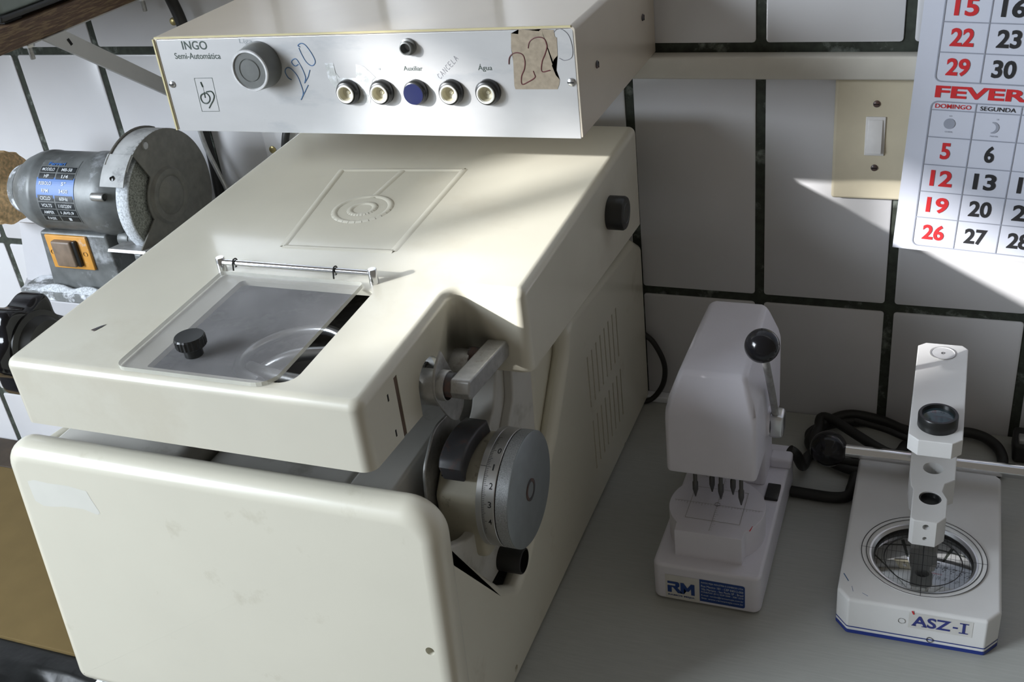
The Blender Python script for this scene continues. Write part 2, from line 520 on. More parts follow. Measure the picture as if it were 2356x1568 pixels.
bg = obj('plastic_bag', bm, 'plastic_bag', smooth=80)
tag(bg, 'crumpled black plastic bag hanging beside the cardboard carton in front of the bench', 'bag')
bm = bmesh.new()
bmesh.ops.create_uvsphere(bm, u_segments=40, v_segments=24, radius=1.0)
for v in bm.verts:
    q = v.co.copy(); k = 1+0.06*math.sin(q.x*7+q.z*5)*math.cos(q.y*6)+0.03*math.sin(q.z*15+q.x*9)
    v.co = (-0.635+q.x*0.150*k, -0.475+q.y*0.105*k, -0.66+q.z*0.235*k)
obj('bag_body', bm, 'plastic_bag', bg, 80)

# ================================================================== lens edger
E = thing('lens_edger', 'large cream lens edging machine with hinged hood, handwheel and scale dial on the counter', 'machine', (-0.29, -0.25, 0.0))
XR = -0.116; XL = -0.466
# rear housing with the vented right cheek
chk = [(-0.003, 0.003), (-0.003, 0.184), (-0.030, 0.203), (-0.222, 0.2225), (-0.2360, 0.2165), (-0.2400, 0.199), (-0.2850, 0.149), (-0.335, 0.112), (-0.370, 0.086), (-0.392, 0.080), (-0.4160, 0.1010), (-0.4289, 0.1192), (-0.4865, 0.2000), (-0.494, 0.206), (-0.5085, 0.003)]
chk = round_poly(chk, [0, 0.008, 0.012, 0.012, 0.012, 0.02, 0.03, 0.02, 0.012, 0.010, 0.02, 0.03, 0.012, 0.008, 0])
o = obj('side_cheek', prism(chk, 'x', -0.1315, XR, 0.0075, 5), 'cream', E, 40, True)
cut = []
for row, (za, zb) in enumerate(((0.114, 0.167), (0.045, 0.0985))):
    cb = bmesh.new()
    for k in range(8):
        y = -0.1935+k*0.0128 + (0.0015 if row else 0)
        add_box(cb, -0.128, -0.11, y-0.0015, y+0.0015, za, zb)
    cut.append(cb)
cut.append(cyl('x', (0, -0.1031, 0.0085), 0.0026, -0.126, -0.11, n=20))
cut.append(cyl('x', (0, -0.4165, 0.0165), 0.0030, -0.126, -0.11, n=20))
boolean(o, cut)
o.modifiers.new('wn', 'WEIGHTED_NORMAL').keep_sharp = True
obj('side_screw', cyl('x', (0, -0.1031, 0.0085), 0.0022, -0.124, -0.119, n=16), 'black', E)
obj('side_screw', cyl('x', (0, -0.4165, 0.0165), 0.0026, -0.124, -0.119, n=16), 'dull_metal', E)
rear = [(-0.003, 0.003), (-0.003, 0.182), (-0.030, 0.198), (-0.285, 0.212), (-0.300, 0.05), (-0.300, 0.003)]
obj('rear_housing', prism(rear, 'x', XL, -0.1305, 0.004), 'cream', E, 40, True)
obj('side_cheek', prism([(-0.003, 0.003), (-0.003, 0.184), (-0.03, 0.20), (-0.30, 0.20), (-0.496, 0.222), (-0.508, 0.003)], 'x', XL, XL+0.012, 0.004), 'cream', E, 40, True)
# front panel: a thick rounded sheet, its top corner curling back
fp = round_poly([(-0.4735, 0.0045), (-0.4660, 0.2395), (-0.1130, 0.2390), (-0.1155, 0.0045)], [0.012, 0.020, 0.026, 0.0], 10)
bm = bmesh.new(); add_rprism(bm, fp, 'y', -0.509, -0.484, 0.012, 0.010, 7)
for v in bm.verts:
    v.co.y += 0.012*(v.co.z-0.0)/0.245-0.006
o = obj('front_panel', bm, 'cream', E, 40, True)
boolean(o, [cyl('y', (-0.1312, -0.5, 0.1248), 0.0034, -0.03, 0.03, n=24)])
o.modifiers.new('wn', 'WEIGHTED_NORMAL').keep_sharp = True
obj('panel_hole', cyl('y', (-0.1312, -0.495, 0.1248), 0.0036, -0.001, 0.001, n=20), 'dark_hole', E)
ppl = lambda u, v, d: (u, -0.51495+0.049*v-d*0.4, v)
bm = bmesh.new()
pt = [(-0.4480,0.2105),(-0.441,0.2128),(-0.428,0.2120),(-0.410,0.2127),(-0.393,0.2108),(-0.391,0.2040),(-0.3865,0.1930),(-0.389,0.1905),(-0.402,0.1935),(-0.4198,0.1925),(-0.430,0.1905),(-0.440,0.1895),(-0.447,0.1930),(-0.4475,0.2010)]
bm.faces.new([bm.verts.new(ppl(u, v, 0.0004)) for u, v in pt])
obj('scuff_patch', bm, 'scuff', E)
# tub inside, seen between the hood and the front panel
obj('tub_ledge', prism(round_poly([(-0.452, 0.10), (-0.452, 0.221), (-0.340, 0.215), (-0.336, 0.10)], [0, 0.003, 0.012, 0]), 'y', -0.484, -0.298, 0.002), 'tub', E, 40, True)
obj('tub_tray', box(-0.336, -0.215, -0.484, -0.298, 0.10, 0.200, 0.004), 'tub', E, 40, True)
obj('tub_tray', box(-0.212, -0.176, -0.484, -0.298, 0.10, 0.203, 0.003), 'tub', E, 40, True)
wing = [(-0.484, 0.09), (-0.484, 0.188), (-0.42, 0.150), (-0.375, 0.165), (-0.3400, 0.188), (-0.3230, 0.206), (-0.318, 0.238), (-0.232, 0.238), (-0.2350, 0.198), (-0.2860, 0.140), (-0.300, 0.09)]
obj('tub_wing', prism(round_poly(wing, [0, 0.01, 0.04, 0.04, 0.03, 0.02, 0.004, 0.004, 0.01, 0.02, 0]), 'x', -0.1400, -0.1318, 0.002), 'tub', E, 40, True)
inw = [(-0.42, 0.09), (-0.42, 0.14), (-0.372, 0.19), (-0.345, 0.208), (-0.330, 0.236), (-0.25, 0.236), (-0.25, 0.09)]
obj('tub_wing', prism(round_poly(inw, [0, 0.03, 0.03, 0.02, 0.004, 0.004, 0]), 'x', -0.158, -0.1395, 0.002), 'tub', E, 40, True)

# hood
def ztop(y): return 0.3145+0.036*(y+0.5)
def zbot(y): return 0.263-0.062*(y+0.5)
HX0, HX1, HXN, HY0, HY1, HYN = -0.431, -0.0995, -0.152, -0.500, -0.058, -0.357
def hood_shell(off, zt, zb, rads, n=5):
    pts = [(HX0+off, HY0+off), (HXN-off, HY0+off), (HXN-off, HYN+off), (HX1-off, HYN+off), (HX1-off, HY1-off), (HX0+off, HY1-off)]
    pts = round_poly(pts, rads, n)
    b = bmesh.new(); add_prism(b, pts, 'z', 0.0, 1.0)
    for v in b.verts:
        v.co.z = zt(v.co.y) if v.co.z > 0.5 else zb(v.co.y)
    return b
hp = round_poly([(HX0, HY0), (HXN, HY0), (HXN, HYN), (HX1, HYN), (HX1, HY1), (HX0, HY1)], [0.007, 0.009, 0.012, 0.008, 0.007, 0.007], 6)
bm = bmesh.new(); add_rprism(bm, hp, 'z', 0.0, 0.05, 0.0, 0.0065, 6)
for v in bm.verts:
    v.co.z = zbot(v.co.y) if v.co.z < 1e-6 else ztop(v.co.y)-(0.05-v.co.z)
hood = obj('hood', bm, 'cream_hood', E, 40)
inn = hood_shell(0.004, lambda y: ztop(y)-0.004, lambda y: zbot(y)-0.02, 0.003)
opening = bmesh.new()
add_prism(opening, round_poly([(-0.317, -0.488), (-0.206, -0.488), (-0.206, -0.372), (-0.317, -0.372)], [0.002, 0.012, 0.004, 0.004]), 'z', 0.28, 0.40)
arch = bmesh.new()
add_prism(arch, round_poly([(-0.4305, 0.20), (-0.4265, 0.292), (-0.395, 0.292), (-0.385, 0.20)], [0, 0.016, 0.016, 0]), 'x', -0.17, -0.14)
hole2 = cyl('x', (0, -0.368, 0.263), 0.0175, -0.175, -0.13, n=32)
slot = bmesh.new(); add_box(slot, -0.160, -0.14, -0.4560, -0.4515, 0.22, 0.306)
chop = bmesh.new(); add_prism(chop, [(-0.07, 0.20), (-0.04, 0.20), (-0.04, 0.262), (-0.0605, 0.236)], 'x', -0.5, -0.05)
boolean(hood, [inn, opening, arch, hole2, slot, chop])
for p in hood.data.polygons: p.use_smooth = True
hood.data.set_sharp_from_angle(angle=math.radians(35))
hood.modifiers.new('wn', 'WEIGHTED_NORMAL').keep_sharp = True
# relief pressed into the hood top: a frame, a centre line and a ring
ht = lambda u, v, d: (u, v, ztop(v)+d)
bm = bmesh.new()
def ridge(a, b, w, h):
    a = Vector(a); b = Vector(b); t = (b-a).normalized(); q = Vector((-t.y, t.x))
    A = []
    for p in (a, b):
        A.append([bm.verts.new(ht(*(p+q*s), d)) for s, d in ((-w, -0.0004), (-w*0.35, h), (w*0.35, h), (w, -0.0004))])
    for k in range(3): bm.faces.new((A[0][k], A[0][k+1], A[1][k+1], A[1][k]))
FR = [(-0.3365, -0.1760), (-0.2225, -0.1660), (-0.2190, -0.3140), (-0.3130, -0.3180)]
for k in range(4): ridge(FR[k], FR[(k+1) % 4], 0.0042, 0.0006)
ridge((-0.2780, -0.172), (-0.2800, -0.228), 0.0042, 0.0005)
for rad in (0.0235, 0.0105):
    for k in range(28):
        a0, a1 = 2*math.pi*k/28, 2*math.pi*(k+1)/28
        ridge((-0.2790+rad*math.cos(a0), -0.248+rad*math.sin(a0)), (-0.2790+rad*math.cos(a1), -0.248+rad*math.sin(a1)), 0.0036, 0.0007)
bmesh.ops.recalc_face_normals(bm, faces=bm.faces)
obj('pressed_relief', bm, 'cream_hood', hood, 70)
# little chip in the paint
bm = bmesh.new()
bm.faces.new([bm.verts.new(ht(u, v, 0.0003)) for u, v in ((-0.3905, -0.4545), (-0.3868, -0.4555), (-0.3845, -0.4495), (-0.3835, -0.4455), (-0.3865, -0.4485))])
obj('paint_chip', bm, 'black_worn', hood)
for (yy, zz) in ((-0.4665, 0.298), (-0.4650, 0.270)):
    obj('seam_slot', box(-0.1528, -0.1518, yy-0.0007, yy+0.0007, zz-0.0025, zz+0.0025), 'dark_hole', hood)
obj('seam_strip', box(-0.1540, -0.1524, -0.4561, -0.4514, 0.2605, 0.3055), 'seam', hood)

# clear cover over the opening
cov = obj('clear_cover', bmesh.new(), 'dusty_acrylic', E)
bm = bmesh.new()
co_ = round_poly([(-0.337, -0.4955), (-0.2165, -0.4955), (-0.2165, -0.367), (-0.337, -0.367)], [0.008, 0.014, 0.003, 0.004])
fs = add_prism(bm, co_, 'z', 0.0, 1.0)
for f in fs[2:]: f.material_index = 1
for v in bm.verts: v.co.z = ztop(v.co.y)+(0.0035 if v.co.z > 0.5 else 0.0005)
me = bpy.data.meshes.new('clear_cover'); bm.to_mesh(me); bm.free()
me.materials.append(MT['dusty_acrylic']); me.materials.append(MT['acrylic_edge'])
cov.data = me
kc = (-0.2878, -0.4735, ztop(-0.4715)+0.0035)
prof = [(0.0062, 0.0), (0.0062, 0.0060), (0.0096, 0.0068), (0.0104, 0.0076), (0.0104, 0.0132), (0.0096, 0.0144), (0.0, 0.0147)]
bm = lathe(prof, 'z', kc, 48)
for v in bm.verts:
    r = math.hypot(v.co.x-kc[0], v.co.y-kc[1])
    if abs(r-0.0104) < 2e-4:
        a = math.atan2(v.co.y-kc[1], v.co.x-kc[0]); k = round(a/(2*math.pi)*48)
        if k % 2: v.co.x = kc[0]+(v.co.x-kc[0])*0.955; v.co.y = kc[1]+(v.co.y-kc[1])*0.955
obj('cover_knob', bm, 'black', cov, 25)

# hinge rod on two posts
rz = ztop(-0.3605)+0.0075
rod = obj('hinge_rod', tube([(-0.341, -0.3605, rz), (-0.213, -0.3605, rz)], 0.0022, smooth=False, n=16), 'chrome', E)
for x in (-0.341, -0.2115):
    b0 = ztop(-0.3605)-0.001
    obj('hinge_post', lathe([(0.0036, b0), (0.0034, rz+0.0030), (0.0030, rz+0.0036), (0.0, rz+0.0036)], 'z', (x, -0.3605, 0), 20), 'chrome', rod)
for x in (-0.328, -0.242):
    pts = [(x, -0.3605+0.0031*math.cos(a), rz+0.0031*math.sin(a)) for a in [math.radians(q) for q in range(-120, 181, 20)]]
    pts.append((x, -0.3645, ztop(-0.3645)+0.003))
    obj('spring_clip', tube(pts, 0.0006, k=3, n=6), 'black', rod)

# clamp, discs and pipes seen through the opening
obj('water_pipe', tube([(-0.165, -0.395, 0.272), (-0.20, -0.400, 0.283), (-0.235, -0.405, 0.285), (-0.265, -0.415, 0.282), (-0.300, -0.43, 0.262)], 0.0050), 'silver', E)
obj('water_pipe', tube([(-0.170, -0.430, 0.279), (-0.205, -0.437, 0.281), (-0.25, -0.435, 0.281), (-0.29, -0.42, 0.276)], 0.0045), 'dull_metal', E)
obj('water_pipe', tube([(-0.225, -0.385, 0.285), (-0.25, -0.378, 0.287), (-0.280, -0.385, 0.284), (-0.298, -0.405, 0.280), (-0.292, -0.43, 0.280), (-0.265, -0.445, 0.282)], 0.0040), 'silver', E)
obj('lens_chuck', cyl('x', (-0.222, -0.473, 0.275), 0.0135, -0.016, 0.010, 0.002), 'socket_white', E)
obj('chuck_spindle', cyl('x', (-0.20, -0.473, 0.275), 0.005, -0.06, 0.02, 0.001), 'chrome', E)
obj('shade_sheet', box(-0.405, -0.168, -0.493, -0.20, 0.2685, 0.2705), 'interior_shade', E)  # dark sheet added under the opening to stand in for the shaded interior

# black knob at the side of the hood
kn = obj('side_knob', lathe([(0.0145, 0.0), (0.0145, 0.013), (0.0135, 0.0145), (0.0115, 0.0148), (0.0, 0.0148)], 'x', (-0.0998, -0.153, 0.2875), 40), 'black', E)
obj('knob_inlay', cyl('x', (-0.0998, -0.153, 0.2875), 0.0085, 0.0147, 0.0152, n=30), 'dial_face', kn)
# star handwheel on the left
bm = bmesh.new()
cy_, cz_ = -0.4405, 0.2880
outer = []
for k in range(96):
    a = 2*math.pi*k/96
    r = 0.0345+0.0045*math.cos(6*a+0.5)
    outer.append((cy_+r*math.cos(a), cz_+r*math.sin(a)))
add_rprism(bm, outer, 'x', -0.487, -0.462, 0.005, 0.005, 6)
hw = obj('star_handwheel', bm, 'black_gloss', E, 40)
obj('wheel_hub', lathe([(0.027, -0.4625), (0.027, -0.4605), (0.023, -0.459), (0.020, -0.4515), (0.008, -0.449), (0.0, -0.449)], 'x', (0, cy_, cz_), 40), 'black_rubber', hw)
obj('wheel_shaft', cyl('x', (0, cy_, cz_), 0.007, -0.450, -0.428, n=20), 'dull_metal', hw)

# lens clamp lever on the right: sleeve, arm, collar, leaf disc and spindle
obj('shaft_sleeve', cyl('x', (0, -0.370, 0.262), 0.0135, -0.185, -0.1385, 0.0012), 'dull_metal', E)
lv = obj('lever_arm', prism(round_poly([(-0.4265, 0.2745), (-0.4285, 0.2805), (-0.425, 0.2885), (-0.36, 0.2815), (-0.356, 0.275), (-0.359, 0.2675)], [0.002, 0.002, 0.003, 0.003, 0.003, 0.003]), 'x', -0.129, -0.1145, 0.0015), 'dull_metal', E, 40, True)
obj('lever_pin', cyl('x', (0, -0.368, 0.272), 0.006, -0.140, -0.128, n=24), 'black_worn', lv)
obj('lever_collar', lathe([(0.0085, -0.1335), (0.0085, -0.1285), (0.006, -0.128)], 'x', (0, -0.4195, 0.2805), 32), 'black_worn', lv)
obj('collar_ring', cyl('x', (0, -0.4195, 0.2795), 0.0105, -0.139, -0.1330, 0.0008), 'dull_metal', lv)
leaf = smooth_path([(-0.4125, 0.3015, 0), (-0.4235, 0.2950, 0), (-0.4285, 0.2869, 0), (-0.4300, 0.279, 0), (-0.4286, 0.2717, 0), (-0.418, 0.2541, 0), (-0.4110, 0.2455, 0), (-0.4035, 0.2407, 0), (-0.3970, 0.2425, 0), (-0.3923, 0.246, 0), (-0.3898, 0.2535, 0)], 4)
leaf = [(p.x, p.y) for p in leaf]
obj('leaf_disc', prism(leaf, 'x', -0.1405, -0.1385, 0.0005), 'dull_metal', E)
sp = obj('clamp_spindle', cyl('x', (0, -0.4125, 0.272), 0.0125, -0.175, -0.1405, 0.0015), 'dull_metal', E)
obj('set_screw', cyl('y', (-0.158, -0.4245, 0.280), 0.0032, -0.0025, 0.002, n=20), 'silver', sp)

# scale dial
DY, DZ = -0.386, 0.1725
dial = obj('scale_dial', lathe([(0.0, -0.0988), (0.0424, -0.0988), (0.0434, -0.0996), (0.0434, -0.1002), (0.0, -0.1002)], 'x', (0, DY, DZ), 72), 'dial_face', E)
bm = bmesh.new(); add_lathe(bm, [(0.0434, -0.0998), (0.0434, -0.1088)], 'x', (0, DY, DZ), 200)
for v in bm.verts:
    a = math.atan2(v.co.z-DZ, v.co.y-DY); k = round(a/(2*math.pi)*200)
    if k % 2:
        v.co.y = DY+(v.co.y-DY)*0.992; v.co.z = DZ+(v.co.z-DZ)*0.992
obj('knurled_rim', bm, 'knurl', dial, 60)
obj('rim_groove', cyl('x', (0, DY, DZ), 0.0418, -0.1100, -0.1086, n=60), 'black_worn', dial)
obj('scale_ring', lathe([(0.0, -0.1098), (0.0430, -0.1098), (0.0434, -0.1102), (0.0434, -0.1188), (0.041, -0.1190), (0.0, -0.119)], 'x', (0, DY, DZ), 90), 'scale_metal', dial)
obj('index_ring', lathe([(0.0, -0.1190), (0.0430, -0.1190), (0.0436, -0.1194), (0.0436, -0.1236), (0.0, -0.1236)], 'x', (0, DY, DZ), 90), 'scale_metal', E)
obj('dial_hub', lathe([(0.0085, -0.0988), (0.0085, -0.0982), (0.0062, -0.0982), (0.0062, -0.0988)], 'x', (0, DY, DZ), 32, ring=True), 'black_worn', dial)
obj('hub_screw', cyl('x', (0, DY, DZ), 0.006, -0.0995, -0.0985, n=24), 'dull_metal', dial)
cpl = lambda u, v, d: (v, DY-(0.0435+d)*math.cos(u), DZ+(0.0435+d)*math.sin(u))   # u: angle up from the front, v: X
bm = bmesh.new()
A1, STEP = math.radians(73), math.radians(17.4)
AI = math.radians(56.0)
for n10 in range(-10, 50):
    a = A1-(n10/10.0-0.0)*STEP+STEP*0
    L_ = 0.0034 if n10 % 10 == 0 else (0.0027 if n10 % 5 == 0 else 0.0018)
    h = 0.0022
    for s in (0,):
        vs = [bm.verts.new(cpl(a+q*0.0035, x, 0.0001)) for x, q in ((-0.1187, -1), (-0.1187+L_, -1), (-0.1187+L_, 1), (-0.1187, 1))]
        bm.faces.new(vs)
for n_, ch in enumerate('01234'):
    a = A1-(n_-0.0)*STEP
    text_bm(bm, ch, -0.1142, 0.0, 0.0011 if ch == '1' else 0.0026, 0.0046, lambda u, v, d, a=a: cpl(a-0.053+v/0.0435, u, 0.0001), 0.01)
quad = [bm.verts.new(cpl(AI+q*0.004, x, 0.0003)) for x, q in ((-0.1235, -1), (-0.1190, -1), (-0.1190, 1), (-0.1235, 1))]
bm.faces.new(quad)
obj('scale_marks', bm, 'print_black', dial)
hs = round_poly([(-0.420, 0.128), (-0.421, 0.183), (-0.402, 0.2035), (-0.365, 0.205), (-0.345, 0.19), (-0.35, 0.128)], [0.008, 0.010, 0.012, 0.008, 0.005, 0.008])
dh = obj('dial_housing', prism(hs, 'x', -0.1590, -0.1232, 0.005), 'housing', E, 40, True)
dh2 = cyl('y', (-0.1487, -0.4195, 0.1366), 0.0056, -0.0020, 0.003, 0.0005)
obj('socket_bolt', dh2, 'black_worn', dh)
gp = round_poly([(-0.420, 0.130), (-0.428, 0.185), (-0.424, 0.208), (-0.400, 0.2275), (-0.36, 0.222), (-0.36, 0.13)], [0, 0.01, 0.02, 0.02, 0.01, 0])
obj('guard_plate', prism(gp, 'x', -0.1630, -0.1605, 0.0008), 'dull_metal', E)
# worn black thumb lever
LY = [(-0.4215, 0.2105), (-0.417, 0.2165), (-0.405, 0.2215), (-0.388, 0.2220), (-0.370, 0.2180)]
bm = bmesh.new()
top = smooth_path([(0, y, z) for y, z in LY], 4)
ol = [(p.y, p.z) for p in top]+[(p.y+0.004, p.z-0.013) for p in reversed(top)]
add_rprism(bm, ol, 'x', -0.1515, -0.1330, 0.002, 0.002, 4)
obj('thumb_lever', bm, 'black_worn', E, 40)
obj('feeler_pin', cyl('x', (0, -0.383, 0.0985), 0.0105, -0.16, -0.1125, 0.0015), 'black_rubber', E)

# ================================================================== control box on the wall
B = thing('control_box', 'cream wall box with white button panel above the big machine', 'control box', (-0.28, -0.11, 0.377))
BX0, BX1, BZ0, BZ1, BY = -0.4668, -0.0945, 0.3765, 0.4595, -0.22
BZ1R = 0.4630
def bz(x): return BZ1+(BZ1R-BZ1)*(x-BX0)/(BX1-BX0)
bm = bmesh.new()
W_ = 0.0022
out = [(BX0, BZ0), (BX1, BZ0+0.0022), (BX1, BZ1R), (BX0, BZ1-0.002)]
add_prism(bm, round_poly(out, [0.001, 0.001, 0.004, 0.004]), 'y', BY, -0.0005)
bevel_all(bm, 0.0008, 2, 50)
cs = obj('casing', bm, 'cream_box', B, 40, True)
cutb = bmesh.new(); add_prism(cutb, round_poly([(BX0+W_, BZ0-0.01), (BX1-W_*0.6, BZ0-0.01), (BX1-W_*0.6, BZ1R-W_), (BX0+W_, BZ1-0.002-W_)], [0, 0, 0.003, 0.003]), 'y', BY-0.01, BY+0.004)
boolean(cs, [cutb])
cs.modifiers.new('wn', 'WEIGHTED_NORMAL').keep_sharp = True
# yellowed front lip of the casing
bm = bmesh.new()
add_box(bm, BX0-0.0002, BX0+0.0012, BY-0.0012, BY+0.001, BZ0, BZ1-0.004)
add_prism(bm, [(BX0+0.002, BZ1-0.0035), (BX1-0.003, BZ1R-0.0015), (BX1-0.003, BZ1R-0.0002), (BX0+0.002, BZ1-0.0022)], 'y', BY-0.0008, BY+0.001)
obj('casing_lip', bm, 'cream_trim', B)
bm = bmesh.new()
add_prism(bm, [(BX0+0.0026, BZ0-0.001), (BX1-0.0018, BZ0+0.0012), (BX1-0.0018, BZ1R-0.0026), (BX0+0.0026, BZ1-0.0046)], 'y', BY+0.0002, BY+0.003)
bevel_all(bm, 0.0006, 2)
fpnl = obj('front_plate', bm, 'panel', B, 40, True)
fpp = lambda u, v, d: (u, BY+0.00014-d*0.35, v)
def flat(name, pts, m, parent, place, d):
    b = bmesh.new(); b.faces.new([b.verts.new(place(u, v, d)) for u, v in pts]); 
    bmesh.ops.triangulate(b, faces=b.faces)
    return obj(name, b, m, parent)
# worn, rubbed patches
flat('worn_patch', [(-0.3054,0.4353),(-0.2978,0.4353),(-0.2975,0.428),(-0.2945,0.4235),(-0.2795,0.4235),(-0.2776,0.4345),(-0.271,0.433),(-0.2660,0.428),(-0.262,0.4239),(-0.2655,0.4215),(-0.2709,0.4032),(-0.284,0.403),(-0.29,0.404),(-0.296,0.411),(-0.3005,0.4150),(-0.305,0.422)], 'smudge', fpnl, fpp, 0.0003)
paper = [(-0.1438,0.4575),(-0.1382,0.4568),(-0.1376,0.4603),(-0.1309,0.4598),(-0.1231,0.4605),(-0.1221,0.4588),(-0.1201,0.4604),(-0.1106,0.4596),(-0.1102,0.4548),(-0.1088,0.454),(-0.1094,0.4411),(-0.1126,0.4379),(-0.1144,0.4334),(-0.112,0.4264),(-0.1093,0.4231),(-0.11,0.4197),(-0.1117,0.4159),(-0.1451,0.4156),(-0.1457,0.4182),(-0.1445,0.4362),(-0.1445,0.4436),(-0.145,0.4469)]
flat('taped_paper', paper, 'brown_paper', fpnl, fpp, 0.0005)
S = lambda *ls: list(ls)
p2a = [(-0.1482,0.4346),(-0.1472,0.4395),(-0.1442,0.4424),(-0.1402,0.4432),(-0.1364,0.4416),(-0.1352,0.437),(-0.1362,0.4312),(-0.1391,0.4254),(-0.1393,0.4195),(-0.1343,0.4212),(-0.1286,0.4246),(-0.1288,0.4275),(-0.1294,0.4296)]
p2b = [(-0.1316,0.4465),(-0.1302,0.4509),(-0.1265,0.4537),(-0.1221,0.4545),(-0.1184,0.4532),(-0.1168,0.4484),(-0.1186,0.4428),(-0.1218,0.4362),(-0.1225,0.4292),(-0.116,0.4301)]
p0 = [(-0.1108,0.458),(-0.1084,0.4600),(-0.105,0.4602),(-0.1007,0.4570),(-0.0985,0.4523),(-0.0975,0.4451),(-0.0989,0.4395),(-0.1042,0.4374),(-0.1083,0.4391)]
obj('handwriting', strokes([p2a, p2b], fpp, 0.00042, d=0.0005), 'pen_red', fpnl)
obj('handwriting', strokes([p0], fpp, 0.00022, d=0.0003), 'pen_grey', fpnl)
w2a = [(-0.3395,0.4216),(-0.3423,0.4235),(-0.3439,0.4278),(-0.3429,0.4304),(-0.3403,0.4317),(-0.337,0.4301),(-0.3331,0.4245),(-0.3315,0.4174),(-0.331,0.4114),(-0.3327,0.4074),(-0.3344,0.4051)]
w2a2 = [(-0.3344,0.4051),(-0.3248,0.4174)]
w2b = [(-0.3301,0.4343),(-0.3333,0.433),(-0.3355,0.4349),(-0.3357,0.4369),(-0.3335,0.4385),(-0.3309,0.4385),(-0.3286,0.4343),(-0.3266,0.4285),(-0.326,0.4233),(-0.3278,0.419)]
w2b2 = [(-0.3278,0.419),(-0.3236,0.4239),(-0.3204,0.4298)]
w0 = [(-0.3252,0.4483),(-0.3268,0.4496),(-0.3235,0.4512),(-0.3198,0.4496),(-0.3161,0.4438),(-0.3139,0.4375),(-0.3154,0.4343),(-0.3185,0.4333),(-0.3222,0.4362),(-0.3249,0.442),(-0.3265,0.4477)]
obj('handwriting', strokes([w2a, w2a2, w2b, w2b2, w0], fpp, 0.00040, d=0.0001), 'pen_blue', fpnl)
# logo and lettering
bm = bmesh.new()
lr = [(-0.4349,0.4224),(-0.4167,0.4228),(-0.4176,0.3939),(-0.4356,0.3935)]
for k in range(4): quad_strip(bm, lr[k], lr[(k+1) % 4], 0.00035, fpp)
me_ = strokes([[(-0.4292,0.4193),(-0.4288,0.4170),(-0.4283,0.4149)]], fpp, 0.0007)
for src in (me_, strokes([[(-0.4279,0.4097),(-0.432,0.408),(-0.4334,0.4048),(-0.432,0.4014),(-0.4285,0.4007),(-0.4251,0.4029),(-0.424,0.4063),(-0.4256,0.4091),(-0.4279,0.4097)], [(-0.4262,0.4107),(-0.421,0.4112),(-0.4191,0.4081),(-0.4206,0.4043),(-0.4243,0.4001),(-0.4273,0.3966)]], fpp, 0.00060), strokes([[(-0.4283,0.4105),(-0.4285,0.4075),(-0.4287,0.4056)]], fpp, 0.0005), strokes([[(-0.4283,0.4149),(-0.4283,0.4105)]], fpp, 0.00015)):
    m_ = bpy.data.meshes.new('t'); src.to_mesh(m_); src.free(); bm.from_mesh(m_); bpy.data.meshes.remove(m_)
obj('logo_mark', bm, 'ink_dark', fpnl)
bm = bmesh.new()
text_bm(bm, 'INGO', -0.4388, 0.4466, 0.0250, 0.0072, fpp, 0.010)
text_bm(bm, 'Semi-Autom\u00e1tica', -0.4488, 0.4388, 0.0457, 0.0052, fpp, 0.004)
obj('maker_lettering', bm, 'ink_dark', fpnl)
bm = bmesh.new()
text_bm(bm, 'Auxiliar', -0.2363, 0.4295, 0.0162, 0.0036, fpp, 0.0)
obj('button_lettering', bm, 'ink_dark', fpnl)
bm = bmesh.new()
text_bm(bm, '\u00c1gua', -0.1736, 0.4288, 0.0115, 0.0060, fpp, 0.0)
obj('button_lettering', bm, 'ink_dark', fpnl)
bm = bmesh.new()
text_bm(bm, 'Liga', -0.3814, 0.4505, 0.0125, 0.0048, fpp, 0.0)
obj('faded_lettering', bm, 'ink_faint', fpnl)
bm = bmesh.new()
text_bm(bm, 'o', -0.2580, 0.4298, 0.0016, 0.0018, fpp, 0.02)
obj('faded_lettering', bm, 'ink_faint', fpnl)
# CANCELA written by hand, sloping upwards
ca, sa_ = math.cos(math.radians(42)), math.sin(math.radians(42))
bm = bmesh.new()
cplc = lambda u, v, d: fpp(-0.2060+u*ca-v*sa_, 0.4228+u*sa_+v*ca, d)
LET = {'C': [[(1,.9),(.4,1),(0,.5),(.3,0),(1,.15)]], 'A': [[(0,0),(.5,1),(1,0)],[(.2,.4),(.8,.4)]], 'N': [[(0,0),(.1,1),(.9,0),(1,1)]], 'E': [[(1,1),(.1,1),(0,.5),(.1,0),(1,0)],[(0,.5),(.8,.5)]], 'L': [[(.2,1),(0,0),(.9,.05)]]}
x = 0.0
for ch in 'CANCELA':
    for ln in LET[ch]:
        for a, b in zip(ln, ln[1:]):
            quad_strip(bm, (x+a[0]*0.0023, a[1]*0.0042), (x+b[0]*0.0023, b[1]*0.0042), 0.00032, cplc)
    x += 0.0035
obj('handwriting', bm, 'pen_grey', fpnl)
# turning knob
kx, kz = -0.3650, 0.4345
k1 = obj('rotary_knob', lathe([(0.0190, 0.0), (0.0188, -0.003), (0.0170, -0.0170), (0.0166, -0.0178)], 'y', (kx, BY, kz), 48), 'grey_knob', B)
obj('knob_rim', lathe([(0.0170, -0.0172), (0.0166, -0.0184), (0.0150, -0.0184), (0.0146, -0.0172)], 'y', (kx, BY, kz), 48, ring=True), 'rest_metal', k1)
obj('knob_cap', lathe([(0.0148, -0.0172), (0.0098, -0.0172), (0.0092, -0.0166), (0.0085, -0.0173), (0.0, -0.0174)], 'y', (kx, BY, kz), 48), 'grey_knob', k1)
# indicator lamp
l1 = obj('indicator_lamp', lathe([(0.0064, 0.0), (0.0064, -0.0025), (0.0050, -0.003), (0.0050, -0.0065), (0.0040, -0.0068), (0.0036, -0.003), (0.0030, -0.001)], 'y', (-0.2288, BY, 0.4484), 32, ring=True), 'grey_knob', B)
